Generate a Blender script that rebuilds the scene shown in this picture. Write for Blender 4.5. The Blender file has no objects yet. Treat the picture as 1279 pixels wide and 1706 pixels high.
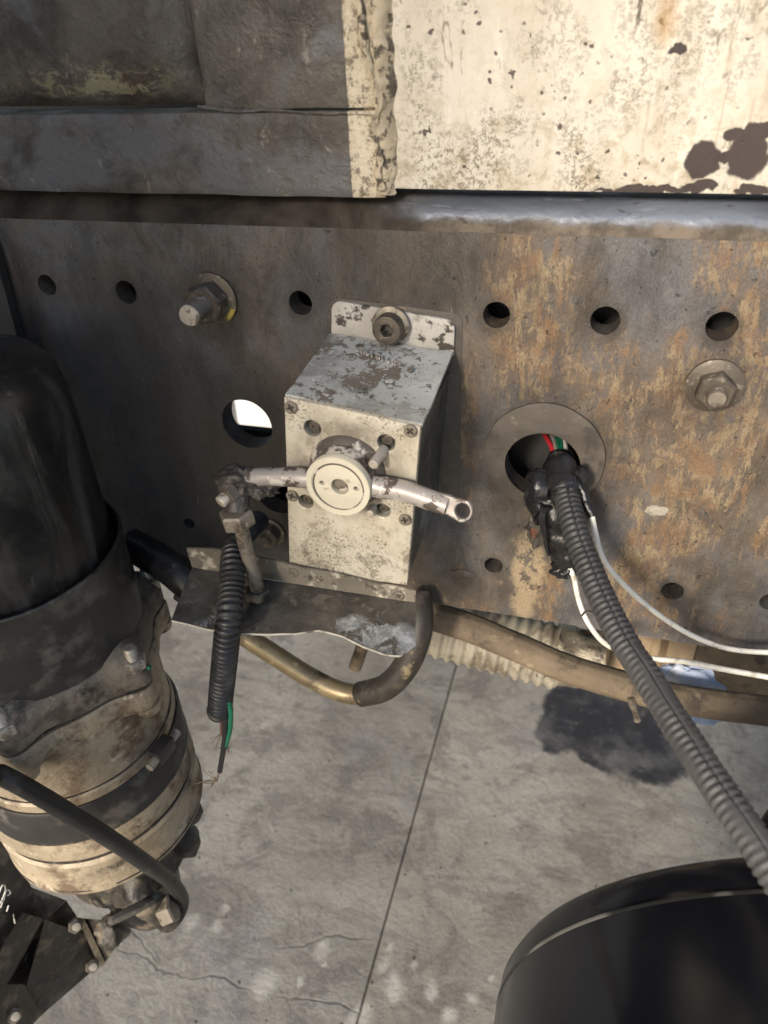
import bpy, bmesh, math, random
from mathutils import Vector, Matrix, noise as mnoise
random.seed(7)
R = math.radians
scn = bpy.context.scene
COL = scn.collection

# ------------------------------------------------------------------ camera
F, CX, CY, D0 = 1240.0, 639.5, 853.0, 0.5          # focal length and centre in photo pixels
_X = Vector((4779, 616, -1240)).normalized()
_d = Vector((90, 1797, 1240)); _d = (_d - _X * _d.dot(_X)).normalized()
_Z = -_d; _Y = _Z.cross(_X)
W = Matrix((_X, _Y, _Z))                            # camera space (right, down, forward) -> world
CAM = -(W @ Vector((0, 0, 1))) * D0
cam_d = bpy.data.cameras.new('camera'); cam = bpy.data.objects.new('camera', cam_d); COL.objects.link(cam)
rm = Matrix((W @ Vector((1, 0, 0)), W @ Vector((0, -1, 0)), W @ Vector((0, 0, -1)))).transposed()
cam.matrix_world = Matrix.Translation(CAM) @ rm.to_4x4()
cam_d.sensor_fit = 'VERTICAL'; cam_d.sensor_height = 36; cam_d.lens = 36 * F / 1706
cam_d.clip_start = 0.01; cam_d.clip_end = 500
cam_d.dof.use_dof = True; cam_d.dof.focus_distance = 0.47; cam_d.dof.aperture_fstop = 10
scn.camera = cam

# ------------------------------------------------------------------ sky, sun, exposure
SUN_AZ, SUN_EL = 14.0, 25.0                         # sun stands in front of the rail, a little to the left
wd = bpy.data.worlds.new('World'); scn.world = wd; wd.use_nodes = True
nt = wd.node_tree; bgn = nt.nodes['Background']
sky = nt.nodes.new('ShaderNodeTexSky'); sky.sky_type = 'NISHITA'; sky.sun_disc = False
sky.sun_elevation = R(SUN_EL); sky.sun_rotation = R(180 + SUN_AZ); sky.altitude = 100; sky.dust_density = 1.5
nt.links.new(sky.outputs[0], bgn.inputs[0]); bgn.inputs[1].default_value = 0.15
sl = bpy.data.lights.new('sun', 'SUN'); sl.energy = 3.3; sl.angle = R(11); sl.color = (1.0, 0.895, 0.755)
so = bpy.data.objects.new('sun', sl); COL.objects.link(so)
sdir = Vector((-math.sin(R(SUN_AZ)) * math.cos(R(SUN_EL)), -math.cos(R(SUN_AZ)) * math.cos(R(SUN_EL)), math.sin(R(SUN_EL))))
so.rotation_euler = sdir.to_track_quat('Z', 'Y').to_euler()
vs = scn.view_settings; vs.view_transform = 'Standard'; vs.look = 'None'; vs.gamma = 1; vs.exposure = 0.33
scn.render.engine = 'CYCLES'
scn.cycles.max_bounces = 6; scn.cycles.diffuse_bounces = 3; scn.cycles.glossy_bounces = 3; scn.cycles.transmission_bounces = 1; scn.cycles.caustics_reflective = False; scn.cycles.caustics_refractive = False
scn.cycles.use_adaptive_sampling = True; scn.cycles.adaptive_threshold = 0.02; scn.cycles.adaptive_min_samples = 16

# ------------------------------------------------------------------ pixel of the photograph -> point in the place
def ray(px, py): return W @ Vector(((px - CX) / F, (py - CY) / F, 1))
def at(px, py, y=0.0):
    r = ray(px, py); return CAM + r * ((y - CAM.y) / r.y)
def atz(px, py, z):
    r = ray(px, py); return CAM + r * ((z - CAM.z) / r.z)

# ------------------------------------------------------------------ materials
class Mat:
    def __init__(s, name):
        s.m = bpy.data.materials.new(name); s.m.use_nodes = True
        s.t = s.m.node_tree; s.b = s.t.nodes['Principled BSDF']
        s.co = s.t.nodes.new('ShaderNodeTexCoord').outputs['Object']
    def put(s, sock, v):
        if isinstance(v, bpy.types.NodeSocket): s.t.links.new(v, sock)
        elif v is not None:
            if hasattr(sock.default_value, '__len__') and not hasattr(v, '__len__'): v = (v, v, v)
            if sock.type == 'RGBA' and len(v) == 3: v = (*v, 1)
            sock.default_value = v
    def nd(s, typ, ins=(), **props):
        n = s.t.nodes.new(typ)
        for k, v in props.items(): setattr(n, k, v)
        for k, v in dict(ins).items(): s.put(n.inputs[k], v)
        return n
    def vec(s, stretch=(1, 1, 1), off=(0, 0, 0)):
        return s.nd('ShaderNodeMapping', {'Vector': s.co, 'Location': off, 'Scale': stretch}).outputs[0]
    def noise(s, sc, det=6, ro=.6, dist=0, stretch=None, off=(0, 0, 0), vec=None):
        v = vec if vec is not None else s.vec(stretch or (1, 1, 1), off)
        return s.nd('ShaderNodeTexNoise', {'Vector': v, 'Scale': sc, 'Detail': min(det, 5), 'Roughness': ro, 'Distortion': dist}).outputs[0]
    def voro(s, sc, feature='F1', stretch=None, off=(0, 0, 0), rnd=1, vec=None, out=0):
        v = vec if vec is not None else s.vec(stretch or (1, 1, 1), off)
        return s.nd('ShaderNodeTexVoronoi', {'Vector': v, 'Scale': sc, 'Randomness': rnd}, feature=feature).outputs[out]
    def thr(s, f, lo, hi, a=0., b=1.):
        return s.nd('ShaderNodeMapRange', {0: f, 1: lo, 2: hi, 3: a, 4: b}, interpolation_type='SMOOTHSTEP', clamp=True).outputs[0]
    def op(s, o, a, b=0., c=None):
        n = s.t.nodes.new('ShaderNodeMath'); n.operation = o
        s.put(n.inputs[0], a); s.put(n.inputs[1], b)
        if c is not None: s.put(n.inputs[2], c)
        return n.outputs[0]
    def mix(s, f, a, b):
        n = s.t.nodes.new('ShaderNodeMix'); n.data_type = 'RGBA'
        s.put(n.inputs[0], f); s.put(n.inputs[6], a); s.put(n.inputs[7], b); return n.outputs[2]
    def xyz(s): return s.nd('ShaderNodeSeparateXYZ', {0: s.co}).outputs
    def warp(s, sc, amt, vec=None):
        n = s.nd('ShaderNodeTexNoise', {'Vector': vec if vec is not None else s.co, 'Scale': sc, 'Detail': 4.})
        a = s.nd('ShaderNodeVectorMath', {0: n.outputs[1], 1: (.5, .5, .5)}, operation='SUBTRACT').outputs[0]
        a = s.nd('ShaderNodeVectorMath', {0: a, 'Scale': amt}, operation='SCALE').outputs[0]
        return s.nd('ShaderNodeVectorMath', {0: vec if vec is not None else s.co, 1: a}, operation='ADD').outputs[0]
    def spot(s, vec, c, r, soft=.25):
        r = r if hasattr(r, '__len__') else (r, r, r)
        a = s.nd('ShaderNodeVectorMath', {0: vec, 1: tuple(c)}, operation='SUBTRACT').outputs[0]
        a = s.nd('ShaderNodeVectorMath', {0: a, 1: r}, operation='DIVIDE').outputs[0]
        l = s.nd('ShaderNodeVectorMath', {0: a}, operation='LENGTH').outputs['Value']
        return s.thr(l, 1 - soft, 1 + soft, 1., 0.)
    def done(s, col, rough=.6, metal=0., height=None, bump=.5, dist=.001, spec=None):
        s.put(s.b.inputs['Base Color'], col); s.put(s.b.inputs['Roughness'], rough); s.put(s.b.inputs['Metallic'], metal)
        if spec is not None: s.put(s.b.inputs['Specular IOR Level'], spec)
        if height is not None:
            n = s.nd('ShaderNodeBump', {'Strength': bump, 'Distance': dist, 'Height': height})
            s.t.links.new(n.outputs[0], s.b.inputs['Normal'])
        return s.m

MATS = {}
def worn(name, base, layers=(), rough=.6, metal=0., bumps=((300, .4),), bump=.75, dist=.0007, vary=.25, vscale=25, spec=None):
    """base colour with layers of wear: (colour, scale, lo, hi, {stretch, off, rough, metal, det, h})"""
    m = Mat(name)
    v = m.noise(vscale, 8, .65, off=(3.1, 1.7, .4))
    lo = tuple(c * (1 - vary) for c in base); hi = tuple(min(1, c * (1 + vary)) for c in base)
    col = m.mix(m.thr(v, .3, .7), lo, hi); ro = rough; me = metal; h = None
    for i, L in enumerate(layers):
        c, sc, a, b = L[:4]; o = L[4] if len(L) > 4 else {}
        f = m.thr(m.noise(sc, o.get('det', 8), o.get('ro', .65), o.get('dist', 0), o.get('stretch'), o.get('off', (i * 1.37, i * .71, i * 2.3))), a, b)
        col = m.mix(f, col, c)
        if 'rough' in o: ro = m.op('MULTIPLY_ADD', f, m.op('SUBTRACT', o['rough'], ro), ro)
        if 'metal' in o: me = m.op('MULTIPLY_ADD', f, m.op('SUBTRACT', o['metal'], me), me)
        if 'h' in o:
            t = m.op('MULTIPLY', f, o['h']); h = t if h is None else m.op('ADD', h, t)
    for sc, amt in bumps:
        t = m.op('MULTIPLY', m.noise(sc, 8, .65), amt); h = t if h is None else m.op('ADD', h, t)
    MATS[name] = m.done(col, ro, me, h, bump, dist, spec); return MATS[name]

EDGE = at(577, 160, -.007).x
def make_materials():
    # --- rail web: brown-grey grimy paint, rust flecks in vertical drifts, oil
    m = Mat('rail_steel'); x, y, z = m.xyz()
    mid = m.noise(30, 5, .75, .4, (1.2, 1, .6), (2, 0, 1)); fl = m.noise(105, 5, .84, .2, (1.7, 1, .55), (4, 2, 7)); grain = m.noise(800, 3, .7, 0, (1.3, 1, .7))
    col = m.mix(m.thr(mid, .34, .66), (.09, .077, .065), (.20, .173, .146))
    blue = m.thr(m.noise(13, 5, .7, .5, (1, 1, .7), off=(5, 1, 2)), .46, .58)
    col = m.mix(m.op('MULTIPLY', blue, .85), col, m.mix(m.thr(mid, .4, .6), (.115, .115, .12), (.18, .18, .187)))
    right = m.thr(x, -.03, .07)
    reg = m.op('MULTIPLY', m.thr(m.op('ADD', m.op('MULTIPLY', m.noise(9, 4, .6, .4, (1, 1, .55)), .55), m.op('MULTIPLY', m.noise(22, 5, .7, .2, (1.5, 1, .7), (7, 3, 1)), .5)), .49, .62), right)
    reg = m.op('MAXIMUM', reg, m.op('MULTIPLY', m.spot(m.warp(40, .035), (.087, 0, .14), (.024, .05, .055), .5), 1.))
    reg = m.op('MAXIMUM', reg, m.op('MULTIPLY', m.spot(m.warp(40, .04), (.195, 0, .065), (.03, .05, .045), .6), .8))
    reg = m.op('MAXIMUM', reg, m.op('MULTIPLY', m.spot(m.warp(40, .03), (.055, 0, .075), (.008, .05, .05), .5), .8))
    fk = m.thr(m.op('ADD', fl, m.op('MULTIPLY', reg, .15)), .61, .67)
    rc_ = m.mix(m.thr(m.noise(55, 4, .7, off=(1, 9, 4)), .4, .6), (.28, .17, .095), (.40, .31, .19))
    col = m.mix(m.op('MULTIPLY', reg, m.thr(m.noise(45, 5, .75, .3, off=(2, 5, 5)), .35, .6, .08, .65)), col, (.24, .158, .098))
    col = m.mix(m.op('MULTIPLY', fk, m.thr(reg, 0, 1, .3, .85)), col, rc_)
    drip = m.op('MULTIPLY', m.spot(m.warp(70, .02), (.098, 0, -.035), (.0095, .05, .045), .35), m.thr(m.noise(75, 5, .8), .42, .5))
    col = m.mix(m.op('MULTIPLY', drip, .9), col, (.5, .39, .25))
    oil = m.op('MAXIMUM', m.thr(m.noise(11, 5, .65, .3, off=(11, 2, 6)), .53, .68), m.op('MULTIPLY', m.spot(m.warp(14, .12), (-.17, 0, .03), (.15, .3, .10), .35), 1.6))   # oil near the dryer, plus left-side shade darkened into the colour
    oil = m.op('MAXIMUM', oil, m.op('MULTIPLY', m.spot(m.warp(30, .05), (.01, 0, .16), (.06, .3, .03), .4), .9))
    col = m.mix(m.op('MINIMUM', m.op('MULTIPLY', oil, .5), .74), col, (.034, .030, .027))  # oil here also carries the painted left-side shade
    halo = None; hw = m.warp(60, .006)
    for px, py, r in ((210, 487, .0072), (500, 505, .0072), (827, 525, .0074), (1008, 534, .0076), (1202, 544, .0077), (822, 942, .0062), (1120, 985, .0068), (1190, 641, .0155), (356, 496, .016), (903, 765, .036)):
        p = at(px, py); k = m.spot(hw, (p.x, 0, p.z - r * .25), (r * 1.3, .1, r * 1.55), .35); halo = k if halo is None else m.op('MAXIMUM', halo, k)
    col = m.mix(m.op('MULTIPLY', halo, m.thr(m.noise(80, 4, .7, off=(6, 1, 1)), .3, .65, .25, .8)), col, (.062, .052, .044))
    pit = m.thr(m.noise(230, 4, .75, 0, (1, 1, .8), (9, 9, 9)), .62, .66)
    col = m.mix(m.op('MULTIPLY', pit, .75), col, (.028, .023, .019))
    scr = m.op('MULTIPLY', m.thr(m.noise(170, 4, .7, .1, (1.4, 1, .2), (3, 3, 9)), .66, .71), .6)
    col = m.mix(scr, col, (.34, .30, .25))
    col = m.mix(m.thr(grain, .35, .7, .35, 0.), col, (.03, .026, .022))
    ro = m.thr(m.noise(40, 4, .7, off=(6, 6, 1)), .3, .75, .36, .75)
    h = m.op('ADD', m.op('MULTIPLY', fl, .9), m.op('ADD', m.op('MULTIPLY', mid, 1.3), m.op('SUBTRACT', m.op('MULTIPLY', grain, .3), m.op('MULTIPLY', pit, .4))))
    MATS['rail_steel'] = m.done(col, ro, .12, h, .8, .0013)
    m = Mat('flange_steel'); x, y, z = m.xyz()
    br = m.mix(m.thr(m.noise(26, 5, .65, .4), .35, .65), (.032, .028, .024), (.08, .068, .057))  # left part near-black: the plate lip's shadow put into the colour
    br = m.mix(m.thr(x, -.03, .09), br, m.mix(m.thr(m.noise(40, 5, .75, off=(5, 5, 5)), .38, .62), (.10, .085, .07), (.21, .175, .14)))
    bl = m.mix(m.thr(m.noise(30, 5, .65, .3, (.3, 1, 1)), .35, .65), (.105, .118, .145), (.19, .215, .265))  # bluish sky sheen of the upper bend painted as base colour
    wh = m.thr(m.noise(60, 5, .75, .3, (.2, 1, 1), (2, 2, 2)), .57, .66)
    bl = m.mix(wh, bl, (.30, .33, .40))
    k = m.thr(m.op('ADD', x, m.op('MULTIPLY', m.op('SUBTRACT', m.noise(30, 5, .7), .5), .1)), -.005, .05)
    k = m.op('MULTIPLY', k, m.thr(m.op('ADD', z, m.op('MULTIPLY', m.op('SUBTRACT', m.noise(70, 5, .75, 0, (.6, 1, 1), (4, 4, 1)), .5), .010)), .1868, .1915))
    sp_ = m.thr(m.noise(150, 5, .75, .2, (.5, 1, 1)), .6, .66)
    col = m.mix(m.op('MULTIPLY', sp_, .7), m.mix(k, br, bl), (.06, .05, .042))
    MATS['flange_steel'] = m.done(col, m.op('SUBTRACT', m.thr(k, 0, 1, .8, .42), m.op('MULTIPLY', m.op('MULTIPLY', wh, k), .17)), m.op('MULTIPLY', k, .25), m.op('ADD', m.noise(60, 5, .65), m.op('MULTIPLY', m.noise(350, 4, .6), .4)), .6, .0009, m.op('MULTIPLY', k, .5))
    # --- cream body paint, pitted
    m = Mat('cream_paint'); x, y, z = m.xyz()
    clean = m.mix(m.thr(m.noise(22, 7, .6, .3, (1, 1, .5)), .35, .68), (.60, .545, .455), (.71, .665, .58))
    white = m.thr(m.noise(42, 7, .6, .5, (1.6, 1, .22), (2, 2, 2)), .58, .66)
    col = m.mix(m.op('MULTIPLY', white, .8), clean, (.80, .75, .66))
    low = m.thr(z, .2, .262, 1., .25)
    yel = m.op('MULTIPLY', m.thr(m.noise(75, 8, .75, .3), .47, .62), m.op('MULTIPLY', low, .7))
    col = m.mix(yel, col, (.40, .33, .215))
    pv = m.warp(160, .006)
    pits = m.thr(m.voro(150, vec=pv), .10, .17, 1., 0.)
    pits = m.op('MULTIPLY', pits, m.thr(m.noise(34, 4, .6, .3, (1, 1, .5), (9, 1, 3)), .47, .55))
    pits = m.op('MAXIMUM', pits, m.op('MULTIPLY', m.thr(m.voro(75, vec=m.warp(220, .010)), .09, .12, 1., 0.), m.thr(m.noise(13, 3, .6, off=(2, 2, 9)), .47, .5)))
    pits = m.op('MAXIMUM', pits, m.op('MULTIPLY', m.thr(m.voro(330, vec=pv, off=(3, 3, 3)), .12, .2, 1., 0.), m.thr(m.noise(24, 5, .7, .2, (1, 1, .5), (2, 8, 3)), .53, .6)))
    run = m.op('MULTIPLY', m.thr(m.noise(120, 4, .6, .2, (1.6, 1, .08), (5, 1, 5)), .56, .66), m.thr(m.noise(20, 4, .6, off=(3, 1, 1)), .48, .6))
    col = m.mix(m.op('MULTIPLY', run, .45), col, (.36, .27, .17))
    dust = m.op('MULTIPLY', m.thr(m.noise(420, 4, .85), .515, .57), m.thr(m.noise(26, 5, .65, .2, (1, 1, .6), (1, 5, 1)), .42, .58))
    dust = m.op('MULTIPLY', dust, m.thr(z, .2, .29, 1., .55))
    crack = m.op('MULTIPLY', m.thr(m.voro(26, 'DISTANCE_TO_EDGE', vec=m.warp(60, .03, m.vec((2.6, 1, .6)))), .0, .025, 1., 0.), m.thr(m.noise(20, 5, .6, off=(4, 7, 7)), .57, .63))
    col = m.mix(m.op('MULTIPLY', m.op('MAXIMUM', dust, crack), .75), col, (.16, .125, .085))
    col = m.mix(m.op('MULTIPLY', pits, .9), col, (.06, .045, .038))
    dash = m.op('MULTIPLY', m.thr(m.voro(60, vec=m.warp(120, .012, m.vec((2.4, 1, .55)))), .10, .15, 1., 0.), m.thr(m.noise(16, 4, .6, 0, (2.5, 1, .3), (6, 6, 2)), .53, .58))
    col = m.mix(m.op('MULTIPLY', dash, .85), col, (.085, .065, .05))
    wv = m.warp(170, .007)
    st = None
    for (px, py, rx, rz) in ((1170, 266, .0074, .0082), (1245, 262, .0088, .0098), (1250, 232, .0052, .006), (1224, 226, .0042, .0034), (1208, 262, .006, .0022), (1274, 218, .0036, .0044), (1130, 83, .004, .0016), (1165, 310, .008, .0024), (1100, 316, .02, .0016), (1255, 316, .008, .002), (1030, 318, .012, .001)):
        p = at(px, py, -.001); k = m.spot(wv, (p.x, p.y, p.z), (rx, .1, rz), .1)
        st = k if st is None else m.op('MAXIMUM', st, k)
    col = m.mix(st, col, (.065, .05, .047))
    hm = m.op('MULTIPLY', m.spot(m.warp(90, .01), (at(1110, 30, .004).x, .004, at(1110, 30, .004).z), (.004, .1, .008), .6), .6)
    col = m.mix(hm, col, (.42, .24, .09))
    h = m.op('SUBTRACT', m.op('ADD', m.op('MULTIPLY', m.noise(60, 8, .65), .9), m.op('MULTIPLY', white, .12)), m.op('ADD', m.op('MULTIPLY', pits, .6), m.op('ADD', m.op('MULTIPLY', dust, .4), m.op('MULTIPLY', st, .3))))
    MATS['cream_paint'] = m.done(col, m.thr(dust, 0, 1, .5, .75), 0., h, .5, .0012)
    # --- reinforcement: mottled dark grey-brown, cream only by the weld
    m = Mat('two_tone_plate'); x, y, z = m.xyz()
    edge = m.thr(m.op('ADD', x, m.op('MULTIPLY', m.op('SUBTRACT', m.noise(200, 4, .7), .5), .0012)), EDGE - .0003, EDGE + .0003)      # dark tone turns cream at a straight line
    g = m.mix(m.thr(m.noise(30, 8, .7, .4), .35, .65), (.055, .047, .04), (.145, .128, .11))
    g = m.mix(m.op('MULTIPLY', m.thr(m.noise(16, 6, .6, .5, off=(3, 6, 2)), .5, .6), .8), g, (.15, .15, .155))
    g = m.mix(m.op('MULTIPLY', m.thr(m.noise(70, 5, .82, .15, (1, 1, .7), off=(8, 1, 3)), .6, .69), .6), g, (.36, .32, .26))
    g = m.mix(m.op('MULTIPLY', m.thr(m.noise(21, 6, .7, .3, off=(1, 1, 7)), .56, .66), .6), g, (.10, .07, .055))
    sv_ = m.op('MULTIPLY', m.spot(m.warp(50, .02), (at(150, 140, -.01).x, -.01, at(150, 140, -.01).z), (.045, .1, .007), .5), m.thr(m.noise(110, 5, .8, .6, (.6, 1, 1)), .47, .56))
    g = m.mix(m.op('MULTIPLY', sv_, .75), g, (.42, .385, .24))
    c = m.mix(m.thr(m.noise(60, 7, .6, .4, (1.5, 1, .4)), .4, .62), (.52, .44, .31), (.68, .60, .46))
    dk = m.op('MULTIPLY', m.thr(m.noise(240, 5, .8), .5, .58), m.thr(m.noise(45, 5, .65, off=(2, 2, 5)), .38, .52))
    c = m.mix(m.op('MULTIPLY', dk, .85), c, (.15, .12, .08))
    col = m.mix(edge, g, c)
    h = m.op('ADD', m.op('MULTIPLY', m.noise(45, 8, .7, .3), 1.6), m.op('MULTIPLY', m.noise(260, 6, .7), .5))
    MATS['two_tone_plate'] = m.done(col, m.thr(m.noise(35, 6, .6, off=(1, 4, 4)), .35, .7, .4, .72), 0., h, 1.0, .0018)
    worn('weld_scale', (.50, .42, .30), [((.10, .08, .06), 130, .5, .58, dict(h=-.6)), ((.68, .6, .46), 90, .6, .68, {})], rough=.65, bumps=((300, .8),))
    # --- aluminium cover plate with speckled grime
    m = Mat('cover_aluminium'); x, y, z = m.xyz()
    b = m.mix(m.thr(m.noise(45, 7, .6, .3), .35, .65), (.60, .545, .43), (.72, .67, .56))
    g1 = m.thr(m.noise(70, 5, .78, .4, off=(4, 1, 2)), .49, .64)
    g2 = m.op('MULTIPLY', m.thr(m.noise(650, 4, .8), .49, .58), m.thr(m.noise(48, 5, .7, off=(7, 2, 2)), .43, .58))
    lowm = m.thr(z, .01, .075, 1., .35)
    hubm = m.spot(m.warp(80, .006), (.0065, -.08, .082), (.03, .2, .03), .3)
    g = m.op('MAXIMUM', m.op('MULTIPLY', g1, m.op('MULTIPLY', lowm, .8)), m.op('MULTIPLY', g2, .85))
    g = m.op('MAXIMUM', g, m.op('MULTIPLY', hubm, m.thr(m.noise(90, 7, .7, off=(2, 2, 2)), .3, .6, .15, .75)))
    col = m.mix(g, b, (.13, .10, .075))
    MATS['cover_aluminium'] = m.done(col, m.thr(g, 0, 1, .42, .7), .25, m.op('ADD', m.noise(110, 7, .65), m.op('MULTIPLY', m.noise(700, 4, .6), .3)), .35, .0007)
    # --- box: flaking pale blue-grey paint over brown dirt
    worn('flaked_paint', (.44, .455, .445), [
        ((.165, .14, .115), 34, .525, .57, dict(ro=.8, rough=.75, h=-.5, off=(.4, .6, 2.9))), ((.07, .075, .06), 48, .58, .62, dict(ro=.78, h=-.4)), ((.30, .30, .285), 26, .5, .62, dict(ro=.8)), ((.60, .585, .55), 120, .62, .68, {}),
        ((.12, .10, .08), 320, .61, .67, dict(h=-.3))], rough=.5, bumps=((90, .6), (500, .3)), vary=.12)
    worn('box_side', (.075, .075, .063), [((.20, .215, .195), 30, .54, .62, dict(stretch=(1, 1, .5))), ((.03, .028, .024), 60, .55, .68, {})], rough=.55, bumps=((80, .8), (400, .3)))
    worn('tab_paint', (.50, .47, .43), [((.06, .05, .042), 110, .54, .61, dict(h=-.5)), ((.17, .14, .115), 45, .56, .66, {})], rough=.6, bumps=((160, .8),))
    worn('bare_alloy', (.66, .615, .52), [((.2, .165, .13), 75, .6, .68, dict(rough=.7)), ((.45, .40, .36), 30, .5, .65, {})], rough=.38, metal=.35, bumps=((350, .3),), bump=.3, vary=.08)
    worn('arm_paint', (.40, .365, .34), [((.10, .08, .066), 75, .54, .58, dict(rough=.6, h=-.6)), ((.66, .63, .57), 70, .6, .64, dict(rough=.3))], rough=.42, metal=.2, bumps=((200, .3),), bump=.4, vary=.1)
    worn('disc_alloy', (.70, .65, .52), [((.36, .31, .23), 140, .6, .7, {})], rough=.5, metal=.1, bumps=((500, .25),), bump=.25, vary=.07)
    worn('hub_dark', (.10, .082, .07), [((.50, .46, .41), 55, .56, .6, dict(h=.5)), ((.03, .025, .02), 80, .58, .68, {})], rough=.5, bumps=((120, .6),))
    worn('grease', (.055, .048, .042), [((.20, .175, .145), 120, .56, .68, dict(rough=.6)), ((.012, .011, .01), 60, .55, .65, dict(rough=.25))], rough=.42, bumps=((140, 1.),), bump=.8, dist=.0016)
    worn('dirty_steel', (.25, .22, .18), [((.11, .085, .06), 80, .5, .66, dict(rough=.75)), ((.48, .44, .37), 140, .62, .7, {})], rough=.5, metal=.45, bumps=((260, .6),))
    worn('grimy_bolt', (.105, .088, .07), [((.30, .265, .21), 170, .55, .68, {}), ((.04, .033, .027), 70, .54, .66, {})], rough=.48, metal=.35, bumps=((220, .7),), bump=.6)
    worn('zinc', (.42, .38, .31), [((.16, .13, .095), 120, .52, .66, {})], rough=.42, metal=.4, bumps=((300, .5),))
    worn('bright_tip', (.60, .54, .45), [((.2, .16, .12), 300, .55, .66, {})], rough=.4, metal=.4, bumps=((600, .5),))
    worn('yellow_mark', (.55, .42, .10), [((.13, .10, .06), 200, .45, .6, {})], rough=.5)
    worn('rail_ring', (.105, .09, .075), [((.2, .165, .125), 90, .58, .7, {}), ((.055, .046, .04), 35, .5, .68, {})], rough=.55, metal=.1, bumps=((130, .7), (600, .3)))
    m = Mat('ledge_sheet'); x, y, z = m.xyz()
    col = m.mix(m.thr(m.noise(30, 5, .75, .3), .35, .65), (.05, .046, .04), (.125, .115, .10))
    d1 = m.thr(m.noise(70, 5, .8, .2, off=(1, 4, 2)), .53, .62); col = m.mix(m.op('MULTIPLY', d1, .7), col, (.22, .19, .15))
    pc = atz(630, 1052, 0); pd = atz(370, 1035, 0); wv = m.warp(60, .018)
    bare = m.op('MAXIMUM', m.spot(wv, (pc.x, pc.y, 0), (.024, .011, .1), .2), m.spot(wv, (pd.x - .004, pd.y, 0), (.012, .005, .1), .3))
    bare = m.op('MULTIPLY', bare, m.thr(m.noise(75, 5, .75, .5, off=(7, 7, 1)), .43, .5))
    col = m.mix(bare, col, m.mix(m.thr(m.noise(140, 5, .7), .4, .6), (.26, .28, .30), (.52, .55, .58)))
    MATS['ledge_sheet'] = m.done(col, m.op('SUBTRACT', m.thr(d1, 0, 1, .38, .7), m.op('MULTIPLY', bare, .1)), m.thr(bare, 0, 1, .1, .5), m.op('ADD', m.noise(50, 5, .7), m.op('MULTIPLY', m.noise(320, 4, .7), .4)), .8, .0014)
    worn('ledge_flange', (.17, .15, .12), [((.52, .47, .38), 60, .52, .62, dict(h=.3)), ((.06, .05, .04), 130, .56, .66, {})], rough=.6, bumps=((150, .8),))
    worn('raw_edge', (.62, .59, .52), [((.16, .13, .10), 60, .5, .6, {})], rough=.4, metal=.3)
    worn('conduit_black', (.026, .026, .027), [((.085, .08, .075), 40, .52, .72, dict(rough=.65))], rough=.42, bumps=((200, .4),), bump=.3)
    m = Mat('conduit_dusty'); x, y, z = m.xyz()
    du = m.op('MULTIPLY', m.thr(z, -.02, .035, 1., .15), m.thr(m.noise(35, 7, .7), .25, .7, .55, 1.))
    col = m.mix(du, (.026, .027, .029), (.135, .135, .138))
    MATS['conduit_dusty'] = m.done(col, .55, 0., m.noise(300, 6, .7), .3, .0006)
    worn('tape_black', (.016, .016, .017), [((.10, .095, .09), 90, .62, .74, dict(rough=.6))], rough=.22, bumps=((70, 1.), (260, .5)), bump=.7, dist=.0014)
    for n, c in (('red', (.62, .03, .045)), ('green', (.010, .17, .09)), ('white', (.74, .72, .66)), ('grey', (.35, .30, .27)), ('black', (.02, .018, .022)), ('brown', (.13, .065, .05))):
        worn('wire_' + n, c, [(tuple(k * .45 + .03 for k in c), 130, .6, .72, {})], rough=.38, bumps=((400, .2),), bump=.2, vary=.08)
    worn('wire_cream', (.84, .82, .74), [((.40, .35, .28), 60, .52, .7, {}), ((.2, .17, .13), 200, .64, .7, {})], rough=.42, bumps=((300, .2),), bump=.2, vary=.08)
    worn('copper', (.40, .30, .2), [((.12, .10, .08), 300, .5, .62, {})], rough=.4, metal=.8)
    worn('brass_pipe', (.36, .285, .17), [((.13, .105, .07), 32, .47, .6, dict(rough=.6)), ((.58, .45, .27), 70, .58, .68, {})], rough=.38, metal=.45, bumps=((180, .6),))
    worn('braided_hose', (.20, .155, .105), [((.10, .08, .06), 45, .52, .66, {}), ((.34, .27, .185), 60, .58, .7, {})], rough=.85, bumps=((400, .7),))
    worn('bellows_beige', (.40, .365, .295), [((.21, .175, .13), 45, .48, .64, {}), ((.10, .08, .06), 120, .62, .7, {})], rough=.7, bumps=((200, .5),))
    worn('foil', (.36, .32, .25), [((.13, .10, .075), 60, .52, .64, {}), ((.66, .62, .53), 120, .6, .68, {})], rough=.4, metal=.5, bumps=((90, 1.), (300, .5)), bump=.9, dist=.002)
    worn('rust_streak', (.46, .345, .22), [((.33, .13, .05), 28, .55, .64, dict(stretch=(2.5, 1, .3))), ((.24, .17, .10), 40, .5, .6, dict(stretch=(3, 1, .2))), ((.62, .54, .42), 50, .6, .68, dict(stretch=(2, 1, .3)))], rough=.8)
    worn('blue_cloth', (.50, .60, .82), [((.70, .76, .88), 40, .55, .65, {}), ((.3, .37, .52), 60, .6, .7, {})], rough=.85, bumps=((120, .7),))
    m = Mat('tank_paint'); x, y, z = m.xyz()
    col = m.mix(m.op('MULTIPLY', m.thr(m.noise(60, 7, .7), .5, .75), .35), (.007, .008, .012), (.024, .025, .029))
    col = m.mix(m.op('MULTIPLY', m.thr(m.voro(90), .02, .045, 1., 0.), m.thr(m.noise(30), .55, .6)), col, (.16, .15, .13))
    MATS['tank_paint'] = m.done(col, m.thr(m.noise(18, 6, .6), .3, .7, .12, .24), 0., m.noise(35, 5, .5), .10, .001)
    worn('tank_lip', (.03, .03, .03), [((.22, .215, .2), 16, .5, .62, {})], rough=.35, metal=.3)
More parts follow.
